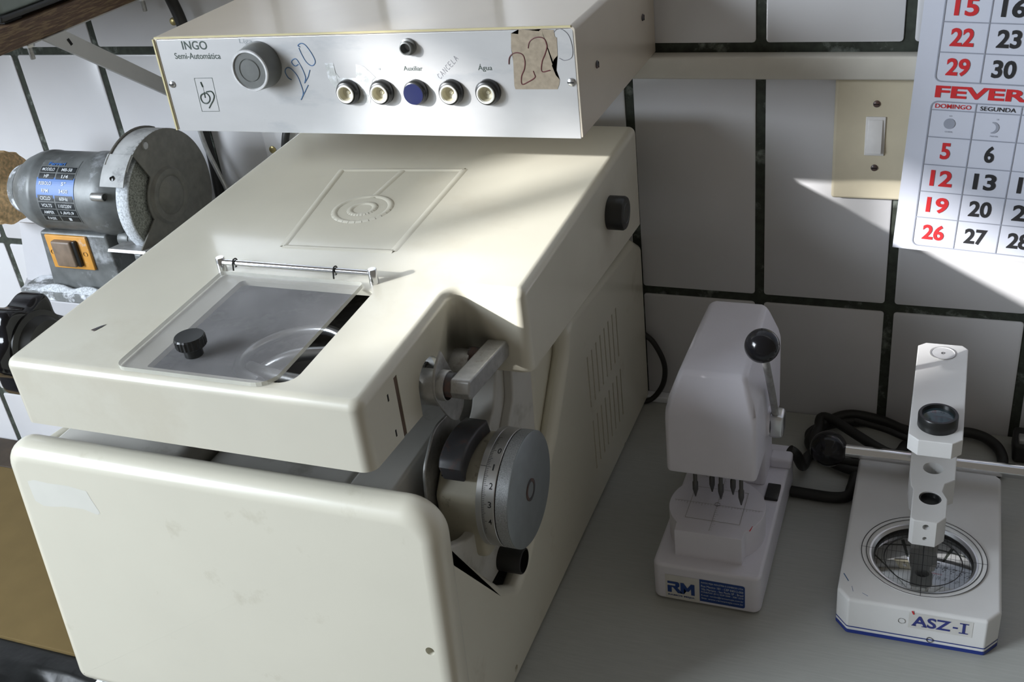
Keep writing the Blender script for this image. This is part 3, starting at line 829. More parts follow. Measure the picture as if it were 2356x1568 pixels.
# push buttons: black collar, pale ring, sunken cream cap; the middle one has a flat blue cap
for k, (bx, bzv) in enumerate(((-0.2880, 0.4125), (-0.2577, 0.4128), (-0.2278, 0.4130), (-0.1977, 0.4133), (-0.1670, 0.4136))):
    pb = obj('push_button', lathe([(0.0100, 0.0), (0.0100, -0.0030), (0.0094, -0.0042), (0.0090, -0.0046), (0.0086, -0.0060), (0.0078, -0.0064), (0.0066, -0.0064), (0.0066, -0.002)], 'y', (bx, BY, bzv), 40, ring=True), 'black', B)
    if k == 2:
        pb['label'] = 'button with a flat blue cap'
        obj('button_cap', lathe([(0.0084, -0.0060), (0.0082, -0.0072), (0.0, -0.0074)], 'y', (bx, BY, bzv), 40), 'button_blue', pb)
    else:
        obj('button_ring', lathe([(0.0074, -0.0062), (0.0072, -0.0076), (0.0062, -0.0078), (0.0056, -0.0066)], 'y', (bx, BY, bzv), 40, ring=True), 'button_ring', pb)
        obj('button_cap', lathe([(0.0058, -0.0070), (0.0046, -0.0020), (0.0016, -0.0012), (0.0014, -0.0020), (0.0, -0.0021)], 'y', (bx, BY, bzv), 40), 'button_cream', pb)
def screw(name, axis, c, r, sgn, m, parent, sl=True):
    b = lathe([(r, 0.0), (r, sgn*0.0006), (r*0.7, sgn*0.0014), (0.0, sgn*0.0017)], axis, c, 20)
    o = obj(name, b, m, parent)
    if sl:
        if axis == 'y': q = box(c[0]-r*0.75, c[0]+r*0.75, c[1]+sgn*0.0012, c[1]+sgn*0.0018, c[2]-r*0.13, c[2]+r*0.13)
        else: q = box(c[0]+sgn*0.0012, c[0]+sgn*0.0018, c[1]-r*0.13, c[1]+r*0.13, c[2]-r*0.75, c[2]+r*0.75)
        obj('screw_slot', q, 'dark_hole', o)
    return o
screw('panel_screw', 'y', (-0.4590, BY, 0.4172), 0.0030, -1, 'silver', B)
screw('panel_screw', 'y', (-0.1005, BY, 0.4213), 0.0031, -1, 'silver', B)
screw('casing_screw', 'x', (BX1, -0.1755, 0.4208), 0.0030, 1, 'black_worn', B)
screw('casing_screw', 'x', (BX1, -0.0401, 0.4203), 0.0030, 1, 'black_worn', B)

# ================================================================== frame-marking punch (left small machine)
P_ = thing('lens_blocker', 'white plastic lens centring press with black ball lever beside the big machine', 'machine', (0.008, -0.205, 0.0))
pb = round_poly([(-0.0365, -0.299), (0.0525, -0.299), (0.0525, -0.112), (-0.0365, -0.112)], 0.007)
obj('base', prism(pb, 'z', 0.002, 0.040, 0.003, 3), 'white_plastic', P_, 40, True)
CX, CYY = 0.0075, -0.2465
st_ = []
for k in range(64):
    a = 2*math.pi*k/64
    x, y = CX+0.0400*math.cos(a), CYY+0.0400*math.sin(a)
    if y < -0.2855: continue
    st_.append((x, y))
st2 = []
for k in range(96):
    a = -math.pi/2+2*math.pi*k/96
    x, y = CX+0.0400*math.cos(a), CYY+0.0400*math.sin(a)
    if y >= CYY-0.0290: st2.append((x, y))
st2 += [(CX-0.0262, -0.2860)] if False else []
st2 = [(CX+0.0275, -0.2850)]+st2+[(CX-0.0275, -0.2850)]
o = obj('stage', prism(st2, 'z', 0.0385, 0.0670, 0.0008, 2), 'white_plastic', P_, 40, True)
spl = lambda u, v, d: (u, v, 0.0670+d)
bm = bmesh.new()
quad_strip(bm, (CX-0.036, CYY), (CX+0.038, CYY), 0.0003, spl)
quad_strip(bm, (CX, CYY-0.034), (CX, CYY+0.036), 0.0003, spl)
for sx in (-0.0225, 0.0225): quad_strip(bm, (CX+sx, CYY-0.021), (CX+sx, CYY+0.021), 0.0004, spl)
for sy in (-0.021, 0.021): quad_strip(bm, (CX-0.0225, CYY+sy), (CX+0.0225, CYY+sy), 0.0004, spl)
for k in range(-14, 15):
    h = 0.0035 if k % 5 == 0 else 0.002
    quad_strip(bm, (CX+k*0.0025, CYY), (CX+k*0.0025, CYY-h), 0.00025, spl)
    if abs(k) < 14: quad_strip(bm, (CX, CYY+k*0.0025), (CX+h, CYY+k*0.0025), 0.00025, spl)
obj('scale_lines', bm, 'grid_ink', o)
obj('centre_hole', cyl('z', (CX, CYY+0.001, 0.0670), 0.0022, -0.001, 0.0003, n=20), 'dark_hole', o)
obj('red_mark', tube([(0.0405, -0.2665, 0.0668), (0.0392, -0.2725, 0.0666)], 0.0004, smooth=False, n=6), 'print_red', o)
# head
hd = bmesh.new()
def sect(y, w, z0, zs, zt, wt):
    return [(CX-w, y, z0), (CX+w, y, z0), (CX+w, y, zs), (CX+wt, y, zt), (CX-wt, y, zt), (CX-w, y, zs)]
secs = [sect(-0.270, 0.0362, 0.1135, 0.166, 0.1755, 0.0345),
        sect(-0.2580, 0.0362, 0.1120, 0.1765, 0.2050, 0.0258),
        sect(-0.146, 0.0345, 0.1000, 0.182, 0.2080, 0.0232),
        sect(-0.136, 0.0345, 0.0980, 0.172, 0.1900, 0.0245)]
rows = [[hd.verts.new(p) for p in s] for s in secs]
for a, b in zip(rows, rows[1:]):
    for k in range(6): hd.faces.new((a[k], a[(k+1) % 6], b[(k+1) % 6], b[k]))
hd.faces.new(rows[0][::-1]); hd.faces.new(rows[-1])
bmesh.ops.recalc_face_normals(hd, faces=hd.faces)
bevel_all(hd, 0.0042, 4, 10)
obj('head_cover', hd, 'white_plastic', P_, 40, True)
obj('column', box(-0.018, 0.036, -0.178, -0.138, 0.038, 0.110, 0.004), 'white_plastic', P_, 40, True)
obj('cable_guide', box(0.0345, 0.0545, -0.150, -0.134, 0.039, 0.050, 0.003), 'white_plastic', P_, 40, True)
for dx, dy in ((-0.0195, -0.247), (-0.006, -0.238), (0.004, -0.246), (0.0135, -0.238), (0.0235, -0.25)):
    obj('marking_pin', lathe([(0.0017, 0.042), (0.0017, 0.016), (0.0024, 0.015), (0.0024, 0.008), (0.0005, 0.0)], 'z', (CX+dx*0.9, dy-0.002, 0.0755), 14), 'pin_steel', P_)
obj('power_switch', box(0.0385, 0.0500, -0.1975, -0.1755, 0.0385, 0.0425, 0.001), 'black', P_)
lb = lambda u, v, d: (u, -0.2990-d, v)
lab = flat('maker_label', [(-0.0259, 0.0302), (0.0028, 0.0302), (0.0028, 0.0042), (-0.0259, 0.0042)], 'label_white', P_, lb, 0.0002)
bm = bmesh.new()
RMS = [[(0,1),(.38,1),(.44,.92),(.29,.80),(0,.80)], [(.29,.80),(.44,.92),(.44,.60),(.29,.62)], [(0,.62),(.44,.62),(.37,.48),(0,.48)],
       [(0,.48),(.15,.48),(.15,0),(0,0)], [(.20,.48),(.37,.48),(.56,0),(.38,0)],
       [(.48,1),(.60,1),(.735,.58),(.735,.28),(.69,.28),(.61,.56),(.61,0),(.48,0)], [(.735,.58),(.87,1),(1,1),(1,0),(.87,0),(.87,.56),(.78,.28),(.735,.28)]]
for pg in RMS:
    bm.faces.new([bm.verts.new(lb(-0.0240+0.0228*u, 0.0112+0.0120*v, 0.0005)) for u, v in pg])
bmesh.ops.triangulate(bm, faces=bm.faces)
text_bm(bm, 'RAMOS MEJIA', -0.0238, 0.0072, 0.0226, 0.0020, lb, 0.02, depth=0.0005)
obj('logo_print', bm, 'print_blue', lab)
lab2 = flat('address_label', round_poly([(0.0030, 0.0306), (0.0402, 0.0306), (0.0402, 0.0066), (0.0030, 0.0066)], [0, 0.002, 0.002, 0]), 'print_blue', P_, lb, 0.0002)
bm = bmesh.new()
for k, s in enumerate(('RAMOS MEJIA INDUSTRIA E COMERCIO LTDA', 'Rua Mexico 181 - CEP 04012-000', 'Vila Mariana - Sao Paulo SP - Brasil', 'FONE/FAX (011) 5539 5000 - 5081 5210', 'E-mail: vendas@ramosmejia.com.br', 'Site: www.ramosmejia.com.br')):
    text_bm(bm, s, 0.0044, 0.0262-k*0.0034, 0.0346, 0.0023, lb, 0.0, depth=0.0005)
obj('label_text', bm, 'text_white', lab2)
# lever with the ball
piv = (0.0490, -0.2080, 0.1345)
lev = obj('lever', tube([(0.0490, -0.2085, 0.1370), (0.0484, -0.2245, 0.1690), (0.0478, -0.2640, 0.2330)], 0.0029, k=8, n=14), 'dull_metal', P_)
bm = bmesh.new(); bmesh.ops.create_uvsphere(bm, u_segments=36, v_segments=24, radius=0.0128, matrix=Matrix.Translation((0.0477, -0.2715, 0.2425)))
obj('lever_ball', bm, 'black_gloss', lev)
obj('lever_block', box(0.0435, 0.0560, -0.2165, -0.1990, 0.1205, 0.1420, 0.003), 'silver', lev)
obj('lever_boss', cyl('x', (0, -0.208, 0.1320), 0.0125, 0.034, 0.0455, 0.002), 'white_plastic', P_)

# ================================================================== centring viewer (right small machine)
V = thing('centring_viewer', 'white enamel lens centring viewer with round dark screen and eyepiece arm', 'optical instrument', (0.171, -0.205, 0.0))
vb = [(0.1215, -0.2995), (0.1205, -0.2995), (0.1110, -0.2885), (0.1110, -0.115), (0.1180, -0.108), (0.2205, -0.108), (0.2305, -0.119), (0.2305, -0.2855), (0.2210, -0.2985)]
vb = vb[1:]
bm = bmesh.new(); add_rprism(bm, round_poly(vb, 0.003, 3), 'z', 0.0015, 0.0365, 0.0, 0.0028, 4)
base = obj('base', bm, 'white_enamel', V, 40, True)
well = cyl('z', (0.1722, -0.2360, 0), 0.0455, 0.020, 0.06, n=64)
boolean(base, [well]); base.modifiers.new('wn', 'WEIGHTED_NORMAL').keep_sharp = True
def ring_band(pts, z0, z1, off):
    b = bmesh.new()
    n = len(pts)
    cxm, cym = 0.171, -0.205
    P = [(cxm+(x-cxm)*(1+off/0.06), cym+(y-cym)*(1+off/0.095)) for x, y in pts]
    lo = [b.verts.new((x, y, z0)) for x, y in P]; hi = [b.verts.new((x, y, z1)) for x, y in P]
    for i in range(n): b.faces.new((lo[i], lo[(i+1) % n], hi[(i+1) % n], hi[i]))
    return b
vbr = round_poly(vb, 0.003, 3)
obj('blue_stripe', ring_band(vbr, 0.0016, 0.0052, 0.0002), 'stripe_blue', base)
obj('blue_stripe', ring_band(vbr, 0.0078, 0.0088, 0.0002), 'stripe_blue', base)
SCX, SCY = 0.1722, -0.2360
sc_ = obj('screen', lathe([(0.0455, 0.0), (0.0450, 0.003), (0.0385, 0.010), (0.0378, 0.0105), (0.0, 0.0105)], 'z', (SCX, SCY, 0.0215), 72), 'lens_dark', V)
obj('screen_bezel', lathe([(0.0452, 0.0150), (0.0478, 0.0152), (0.0478, 0.0158), (0.0440, 0.0158), (0.0385, 0.0112)], 'z', (SCX, SCY, 0.0215), 72, ring=True), 'white_enamel', sc_)
obj('screen_ring', lathe([(0.0385, 0.0113), (0.0415, 0.0140), (0.0400, 0.0140), (0.0380, 0.0120)], 'z', (SCX, SCY, 0.0215), 72, ring=True), 'silver', sc_)
bm = bmesh.new()
for rr, w in ((0.0478, 0.0003), (0.0440, 0.0003), (0.0300, 0.0003)):
    z = 0.0376 if rr > 0.04 else 0.0323
    for k in range(72):
        a0, a1 = 2*math.pi*k/72, 2*math.pi*(k+1)/72
        vs = [bm.verts.new((SCX+q*math.cos(a), SCY+q*math.sin(a), z)) for q, a in ((rr-w, a0), (rr-w, a1), (rr+w, a1), (rr+w, a0))]
        bm.faces.new(vs)
quad_strip(bm, (SCX-0.048, SCY), (SCX+0.048, SCY), 0.0004, lambda u, v, d: (u, v, 0.0377))
quad_strip(bm, (SCX, SCY-0.048), (SCX, SCY+0.048), 0.0004, lambda u, v, d: (u, v, 0.0377))
for k in range(-10, 11): quad_strip(bm, (SCX+k*0.0035, SCY-0.035), (SCX+k*0.0035, SCY+0.035), 0.00015, lambda u, v, d: (u, v, 0.0322))
obj('screen_lines', bm, 'print_black', sc_)
# column and arms
obj('column', box(0.1555, 0.1910, -0.160, -0.112, 0.035, 0.156, 0.002), 'white_enamel', V, 40, True)
ua = round_poly([(0.1585, -0.1155), (0.1525, -0.1210), (0.1525, -0.2510), (0.1600, -0.2580), (0.1835, -0.2580), (0.1905, -0.2510), (0.1915, -0.1210), (0.1870, -0.1155)], 0.001, 2)
uarm = obj('upper_arm', prism(ua, 'z', 0.1515, 0.1655, 0.0008), 'white_enamel', V, 40, True)
obj('cap_disc', lathe([(0.0098, 0.0), (0.0098, 0.0006), (0.0092, 0.0006), (0.0090, 0.0002), (0.0, 0.0002)], 'z', (0.1722, -0.1310, 0.1654), 40), 'socket_white', uarm)
obj('cap_hole', cyl('z', (0.1722, -0.1310, 0.1655), 0.0012, 0.0, 0.0006, n=16), 'dark_hole', uarm)
obj('cap_rim', lathe([(0.0101, 0.0), (0.0101, 0.0007), (0.0097, 0.0007), (0.0097, 0.0)], 'z', (0.1722, -0.1310, 0.1654), 40, ring=True), 'dull_metal', uarm)
ey = obj('eyepiece', lathe([(0.0143, 0.0), (0.0143, 0.0095), (0.0137, 0.0105), (0.0118, 0.0105), (0.0112, 0.0075), (0.0, 0.0072)], 'z', (0.1722, -0.2355, 0.1654), 48), 'black', V)
obj('eyepiece_lens', lathe([(0.0112, 0.0078), (0.006, 0.0088), (0.0, 0.0091)], 'z', (0.1722, -0.2355, 0.1654), 40), 'eyepiece_glass', ey)
la = [(0.1555, -0.158), (0.1555, -0.1965), (0.1575, -0.2150), (0.1595, -0.2190), (0.1595, -0.2555), (0.1625, -0.2585), (0.1790, -0.2585), (0.1855, -0.2500), (0.1855, -0.2270), (0.1815, -0.2180), (0.1830, -0.2080), (0.1905, -0.2010), (0.1910, -0.158)]
larm = obj('lower_arm', prism(la, 'z', 0.0660, 0.0905, 0.0010), 'white_enamel', V, 40, True)
boolean(larm, [cyl('z', (0.1732, -0.1890, 0), 0.0078, 0.07, 0.10, n=32), cyl('z', (0.1728, -0.2285, 0), 0.0085, 0.05, 0.10, n=32), cyl('y', (0.1715, -0.262, 0.0850), 0.0026, 0.0, 0.012, n=20), cyl('y', (0.1715, -0.262, 0.0735), 0.0018, 0.0, 0.012, n=20)])
larm.modifiers.new('wn', 'WEIGHTED_NORMAL').keep_sharp = True
obj('marking_cup', lathe([(0.0082, 0.0), (0.0082, 0.004), (0.0072, 0.0042), (0.0066, 0.0008), (0.0, 0.0008)], 'z', (0.1728, -0.2285, 0.0855), 32), 'black', larm)
# crossbar with a black ball grip
bar = obj('crossbar', tube([(0.095, -0.127, 0.052), (0.272, -0.127, 0.052)], 0.0062, smooth=False, n=24), 'chrome', V)
bm = bmesh.new(); bmesh.ops.create_uvsphere(bm, u_segments=36, v_segments=24, radius=0.0165, matrix=Matrix.Translation((0.0845, -0.127, 0.052)))
obj('ball_grip', bm, 'black_gloss', bar)
bm = bmesh.new(); bmesh.ops.create_uvsphere(bm, u_segments=36, v_segments=24, radius=0.0165, matrix=Matrix.Translation((0.277, -0.127, 0.052)))
obj('ball_grip', bm, 'black_gloss', bar)
# front lettering
vp = lambda u, v, d: (u, -0.2995+(u-0.1205)*0.001/0.1005-d, v)
lab = flat('name_label', [(0.1655, 0.0335), (0.2112, 0.0335), (0.2112, 0.0178), (0.1655, 0.0178)], 'label_white', V, vp, 0.0002)
bm = bmesh.new()
text_bm(bm, 'ASZ', 0.1680, 0.0205, 0.0278, 0.0105, vp, 0.022, depth=0.0005)
text_bm(bm, '-', 0.1972, 0.0245, 0.0035, 0.0016, vp, 0.02, depth=0.0005)
text_bm(bm, 'I', 0.2040, 0.0205, 0.0020, 0.0105, vp, 0.02, depth=0.0005)
for vv in (0.0205, 0.0301): quad_strip(bm, (0.2018, vv+0.0005), (0.2082, vv+0.0005), 0.0010, vp, 0.0005)
for u in (0.1678, 0.1752): quad_strip(bm, (u, 0.0209), (u+0.0035, 0.0209), 0.0008, vp, 0.0005)
obj('name_print', bm, 'print_navy', lab)
obj('front_screw', cyl('y', (0.1605, -0.2992, 0.0235), 0.0026, -0.0006, 0.001, n=20), 'dull_metal', V)
obj('front_screw', cyl('y', (0.1820, -0.2990, 0.0085), 0.0024, -0.0008, 0.001, n=20), 'black_worn', V)
bm = bmesh.new()
quad_strip(bm, (0.1675, 0.0355), (0.1690, 0.0322), 0.0012, vp, 0.0006)
obj('red_mark', bm, 'print_red', V)
bm = bmesh.new()
for a, b, w in (((0.1140, -0.271), (0.1185, -0.279), 0.0008), ((0.1300, -0.290), (0.1345, -0.2925), 0.0004), ((0.1215, -0.284), (0.123, -0.290), 0.0003)):
    quad_strip(bm, a, b, w, lambda u, v, d: (u, v, 0.0366))
obj('pen_scratch', bm, 'pen_blue', V)

# ================================================================== cables on the counter
def cable(name, pts, r, label, m='black_rubber', cat='cable', k=10):
    return tag(obj(name, tube(pts, r, k=k, n=12), m, None, 60), label, cat)
coil = []
for k in range(0, 27):
    a = math.radians(200-k*30)
    rx, ry = 0.050+0.004*math.sin(k*1.7), 0.042+0.003*math.cos(k*1.3)
    coil.append((0.112+rx*math.cos(a), -0.0525+ry*math.sin(a), 0.006+0.0045*(k/13.0)+0.002*math.sin(k)))
pre = [(0.0500, -0.128, 0.046), (0.0560, -0.126, 0.040), (0.0600, -0.110, 0.016), (0.0610, -0.085, 0.007)]
cable('coiled_cable', pre+coil+[(0.135, -0.075, 0.017), (0.150, -0.05, 0.012), (0.165, -0.035, 0.008)], 0.0050, 'thick black power cable lying coiled between the white press and the viewer')
cable('loose_cable', [(0.0535, -0.1375, 0.0060), (0.070, -0.1385, 0.0060), (0.092, -0.1385, 0.0060), (0.104, -0.1335, 0.0060), (0.1065, -0.1200, 0.0058), (0.110, -0.095, 0.0058), (0.125, -0.085, 0.0055)], 0.0052, 'black cable end on the counter running from the press base behind the viewer')
cable('cross_cable', [(0.100, -0.030, 0.0185), (0.128, -0.042, 0.021), (0.152, -0.055, 0.0225), (0.160, -0.020, 0.006), (0.140, -0.008, 0.0035)], 0.0030, 'thin black cord crossing over the coiled power cable by the wall')
loop = [(0.205+0.030*math.cos(a), -0.050+0.036*math.sin(a), 0.0065+0.0015*a) for a in [math.radians(q) for q in range(-60, 330, 30)]]
cable('looped_cable', loop, 0.0050, 'black cable loop on the counter right of the viewer column')
t = thing('mains_plug', 'black plug block on the counter by the wall at the right edge', 'plug', (0.262, -0.03, 0.0))
obj('plug_body', box(0.243, 0.295, -0.045, -0.012, 0.001, 0.022, 0.004), 'black_rubber', t)
obj('plug_top', box(0.247, 0.262, -0.042, -0.030, 0.021, 0.026, 0.001), 'dull_metal', t)
cable('machine_cord', [(-0.118, -0.006, 0.082), (-0.108, -0.008, 0.074), (-0.0985, -0.009, 0.055), (-0.0965, -0.010, 0.038), (-0.101, -0.011, 0.020), (-0.113, -0.015, 0.0055), (-0.13, -0.02, 0.005)], 0.0028, 'thin black cord curving out behind the lower rear of the big machine')

# ================================================================== wall fittings at the right
o = obj('conduit', box(-0.30, 0.36, -0.016, -0.0002, 0.3580, 0.3785, 0.002), 'conduit')
tag(o, 'cream plastic cable conduit running along the tiled wall above the switch', 'conduit')
t = thing('light_switch', 'cream wall switch plate with white rocker partly behind the calendar', 'switch', (0.1015, -0.001, 0.3015))
obj('switch_plate', box(0.0652, 0.1385, -0.0085, -0.0002, 0.2460, 0.3572, 0.003, 3), 'cream_plastic', t, 40, True)
rk = obj('rocker_frame', box(0.0922, 0.1088, -0.0100, -0.008, 0.2885, 0.3240, 0.0008), 'rocker', t)
bm = bmesh.new()
add_prism(bm, [(-0.0098, 0.2910), (-0.0135, 0.2915), (-0.0108, 0.3215), (-0.0098, 0.3215)], 'x', 0.0945, 0.1065); bevel_all(bm, 0.0005, 2)
obj('rocker_key', bm, 'rocker', rk)
screw('plate_screw', 'y', (0.1003, -0.0085, 0.3353), 0.0030, -1, 'black_worn', t)
screw('plate_screw', 'y', (0.1015, -0.0085, 0.2769), 0.0030, -1, 'black_worn', t)

# calendar
cal = thing('wall_calendar', 'white paper calendar with red and black dates hanging over the switch', 'calendar', (0.1220, -0.0185, 0.2052))
an = math.radians(-2.7)
cc, cs2 = math.cos(an), math.sin(an)
def cp(u, v, d):
    # sheet hangs in front of the plate; its lower right swings away from the wall a little
    y = -0.0185-0.010*max(0.0, u/0.3)*max(0.0, 1-v/0.3)-d
    return (0.1220+(u*cc-v*cs2)*0.985, y, 0.2052+(u*cs2+v*cc)*0.985)
bm = bmesh.new()
NU, NV = 12, 16
for d in (0.0, -0.0012):
    pass
g0 = [[bm.verts.new(cp(0.30*i/NU, 0.42*j/NV, 0.0)) for i in range(NU+1)] for j in range(NV+1)]
g1 = [[bm.verts.new(cp(0.30*i/NU, 0.42*j/NV, -0.0012)) for i in range(NU+1)] for j in range(NV+1)]
for j in range(NV):
    for i in range(NU):
        bm.faces.new((g0[j][i], g0[j][i+1], g0[j+1][i+1], g0[j+1][i])); bm.faces.new((g1[j][i], g1[j+1][i], g1[j+1][i+1], g1[j][i+1]))
for i in range(NU):
    bm.faces.new((g0[0][i], g1[0][i], g1[0][i+1], g0[0][i+1])); bm.faces.new((g0[NV][i], g0[NV][i+1], g1[NV][i+1], g1[NV][i]))
for j in range(NV):
    bm.faces.new((g0[j][0], g0[j+1][0], g1[j+1][0], g1[j][0])); bm.faces.new((g0[j][NU], g1[j][NU], g1[j+1][NU], g0[j+1][NU]))
bmesh.ops.recalc_face_normals(bm, faces=bm.faces)
sheet = obj('sheet', bm, 'paper', cal, 60)
U0, DU = 0.0163, 0.0352
ROWS = [0.0050, 0.0328, 0.0578, 0.0830, 0.1083, 0.1325, 0.1398]
UP = [0.1572, 0.1818, 0.2068, 0.2320, 0.2570]
D_ = 0.0005
bm = bmesh.new()
def seg(a, b, w=0.0009):
    n = 6
    for k in range(n):
        p = (a[0]+(b[0]-a[0])*k/n, a[1]+(b[1]-a[1])*k/n); q = (a[0]+(b[0]-a[0])*(k+1)/n, a[1]+(b[1]-a[1])*(k+1)/n)
        quad_strip(bm, p, q, w, cp, D_)
def frame(r0, r1, rows):
    uR = U0+7*DU
    for r in rows: seg((U0, r), (uR, r))
    for k in range(1, 7): seg((U0+k*DU, r0), (U0+k*DU, r1))
    q = round_poly([(U0, r0), (uR, r0), (uR, r1), (U0, r1)], 0.005, 5)
    for k in range(len(q)): seg(q[k], q[(k+1) % len(q)], 0.0011)
frame(ROWS[0], ROWS[-1], ROWS[1:-1]); frame(UP[0], UP[-1], UP[1:-1])
# moon phases
def moon(u, v, r, cres):
    n = 24
    if cres:
        pts = [(u-0.002+r*math.cos(a), v+r*math.sin(a)) for a in [math.radians(-100+200*k/n) for k in range(n+1)]]
        pts += [(u-0.004+r*0.92*math.cos(a), v+r*0.86*math.sin(a)) for a in [math.radians(75-150*k/n) for k in range(n+1)]]
    else: pts = [(u+r*math.cos(2*math.pi*k/n), v+r*math.sin(2*math.pi*k/n)) for k in range(n)]
    f = bm.faces.new([bm.verts.new(cp(p[0], p[1], D_)) for p in pts])
moon(0.0328, 0.1210, 0.0046, False); moon(0.0690, 0.1200, 0.0050, True)
text_bm(bm, 'CHEIA', 0.0300, 0.1132, 0.0060, 0.0012, cp, 0.02, depth=D_)
text_bm(bm, 'NOVA', 0.0660, 0.1120, 0.0060, 0.0012, cp, 0.02, depth=D_)
text_bm(bm, '11', 0.0320, 0.1272, 0.0016, 0.0012, cp, 0.02, depth=D_)
text_bm(bm, '25', 0.0690, 0.1268, 0.0016, 0.0012, cp, 0.02, depth=D_)
obj('grid_print', bm, 'print_grey', sheet)
red = bmesh.new(); blk = bmesh.new()
NC = (0.0190, 0.0455, 0.0710, 0.0962)
def num(s, ci, vc, b, h=0.0150):
    w = 0.0078 if len(s) == 1 else 0.0182
    if s == '1': w = 0.005
    uc = U0+DU*(ci+0.5)-0.001
    text_bm(b, s, uc-w/2, vc-h/2, w, h, cp, 0.03, depth=D_)
for r, first in enumerate((26, 19, 12, 5)):
    for ci in range(7):
        dnum = first+ci
        if dnum > 28: continue
        num(str(dnum), ci, NC[r]-0.0008*ci*0, red if ci == 0 else blk)
obj('date_print', red, 'print_red', sheet); obj('date_print', blk, 'print_black', sheet)
red = bmesh.new(); blk = bmesh.new()
for r, first in enumerate((29, 22, 15, 8)):
    for ci in range(7):
        dnum = first+ci
        if dnum > 31: continue
        num(str(dnum), ci, 0.1697+0.0248*r, red if ci == 0 else blk)
obj('date_print', red, 'print_red', sheet); obj('date_print', blk, 'print_black', sheet)
red = bmesh.new(); blk = bmesh.new()
text_bm(red, 'FEVEREIRO', 0.0180, 0.1432, 0.1270, 0.0105, cp, 0.035, depth=D_)
obj('month_print', red, 'print_red', sheet); red = bmesh.new()
text_bm(red, 'DOMINGO', 0.0195, 0.1342, 0.0285, 0.0038, cp, 0.008, depth=D_)
for ci, s in enumerate(('SEGUNDA', 'TER\u00c7A', 'QUARTA', 'QUINTA', 'SEXTA', 'S\u00c1BADO')):
    text_bm(blk, s, U0+DU*(ci+1)+0.0035, 0.1342, 0.0275, 0.0036, cp, 0.008, depth=D_)
obj('weekday_print', red, 'print_red', sheet); obj('weekday_print', blk, 'print_black', sheet)

# ================================================================== shelf at the upper left
sh = thing('wall_shelf', 'dark wooden plank shelf on a grey bracket at the upper left wall', 'shelf', (-0.9, -0.15, 0.447))
obj('plank', box(-1.30, -0.622, -0.262, -0.002, 0.4465, 0.4675, 0.001), 'wood_dark', sh)
# diagonal strut in the bracket plane
pts = [(-0.002, 0.3195), (-0.185, 0.4465), (-0.1555, 0.4465), (-0.002, 0.3375)]
obj('bracket_strut', prism(pts, 'x', -0.6235, -0.6195), 'bracket', sh)
obj('bracket_arm', box(-0.640, -0.6240, -0.20, -0.004, 0.4450, 0.4465), 'bracket', sh)
obj('strut_hole', prism([(-0.157, 0.4385), (-0.154, 0.4390), (-0.151, 0.4325), (-0.154, 0.4318)], 'x', -0.6196, -0.6192), 'dark_hole', sh)
for y in (-0.184, -0.0150):
    b_ = obj('bolt', cyl('z', (-0.640, y, 0.428), 0.0024, 0.0, 0.02, 0.0005, 16), 'dull_metal', sh)
    obj('nut', lathe([(0.0055, 0.0), (0.0055, 0.004)], 'z', (-0.640, y, 0.4395), 6), 'silver', b_)
t = thing('equipment_case', 'green grey case with black corner feet standing on the wooden shelf', 'case', (-0.80, -0.12, 0.4675))
obj('case_body', box(-1.10, -0.626, -0.218, -0.01, 0.4755, 0.60, 0.006), 'green_grey', t, 40, True)
obj('case_rim', box(-1.102, -0.6245, -0.220, -0.008, 0.4705, 0.4765, 0.002), 'black', t)
obj('foot', box(-0.655, -0.630, -0.212, -0.19, 0.4675, 0.4715, 0.001), 'black_rubber', t)
obj('foot', box(-0.655, -0.630, -0.04, -0.018, 0.4675, 0.4715, 0.001), 'black_rubber', t)

# hose, screws and cords on the wall at the left
cable('wall_hose', [(-0.612, -0.012, 0.475), (-0.604, -0.016, 0.447), (-0.5965, -0.018, 0.425), (-0.592, -0.018, 0.400), (-0.586, -0.016, 0.372), (-0.58, -0.014, 0.34)], 0.0062, 'thick dark hose on the wall dropping behind the control box', cat='hose')
for c, lbl in (((-0.6195, 0.0, 0.4130), 'brass screw head in the wall beside the dark hose'), ((-0.5250, -0.0085, 0.2750), 'brass screw in the white socket plate under the control box')):
    o = obj('wall_screw', lathe([(0.0042, 0.0), (0.0040, -0.0012), (0.0022, -0.0022), (0.0, -0.0020)], 'y', c, 24), 'brass')
    tag(o, lbl, 'screw')
t = thing('wall_socket', 'small white socket plate with dark cable under the control box', 'socket', (-0.505, -0.002, 0.285))
obj('socket_plate', box(-0.536, -0.470, -0.0085, -0.0002, 0.262, 0.322, 0.003), 'socket_white', t, 40, True)
obj('socket_boss', lathe([(0.016, -0.0084), (0.0135, -0.018), (0.0, -0.018)], 'y', (-0.498, 0, 0.296), 32), 'socket_white', t)
obj('socket_cable', tube([(-0.490, -0.017, 0.312), (-0.4935, -0.024, 0.298), (-0.499, -0.024, 0.280), (-0.506, -0.022, 0.258)], 0.0042), 'black_rubber', t)
cable('hanging_cord', [(-0.612, -0.007, 0.315), (-0.6105, -0.007, 0.290), (-0.6105, -0.007, 0.26), (-0.613, -0.007, 0.22), (-0.616, -0.007, 0.18)], 0.0048, 'dark cord hanging straight down the wall behind the grinder guard')
cable('bowed_cord', [(-0.6095, -0.016, 0.300), (-0.6065, -0.016, 0.276), (-0.598, -0.016, 0.245), (-0.593, -0.016, 0.226), (-0.592, -0.016, 0.195)], 0.0026, 'thin grey cord bowing out beside the dark hanging cord', 'dull_metal')

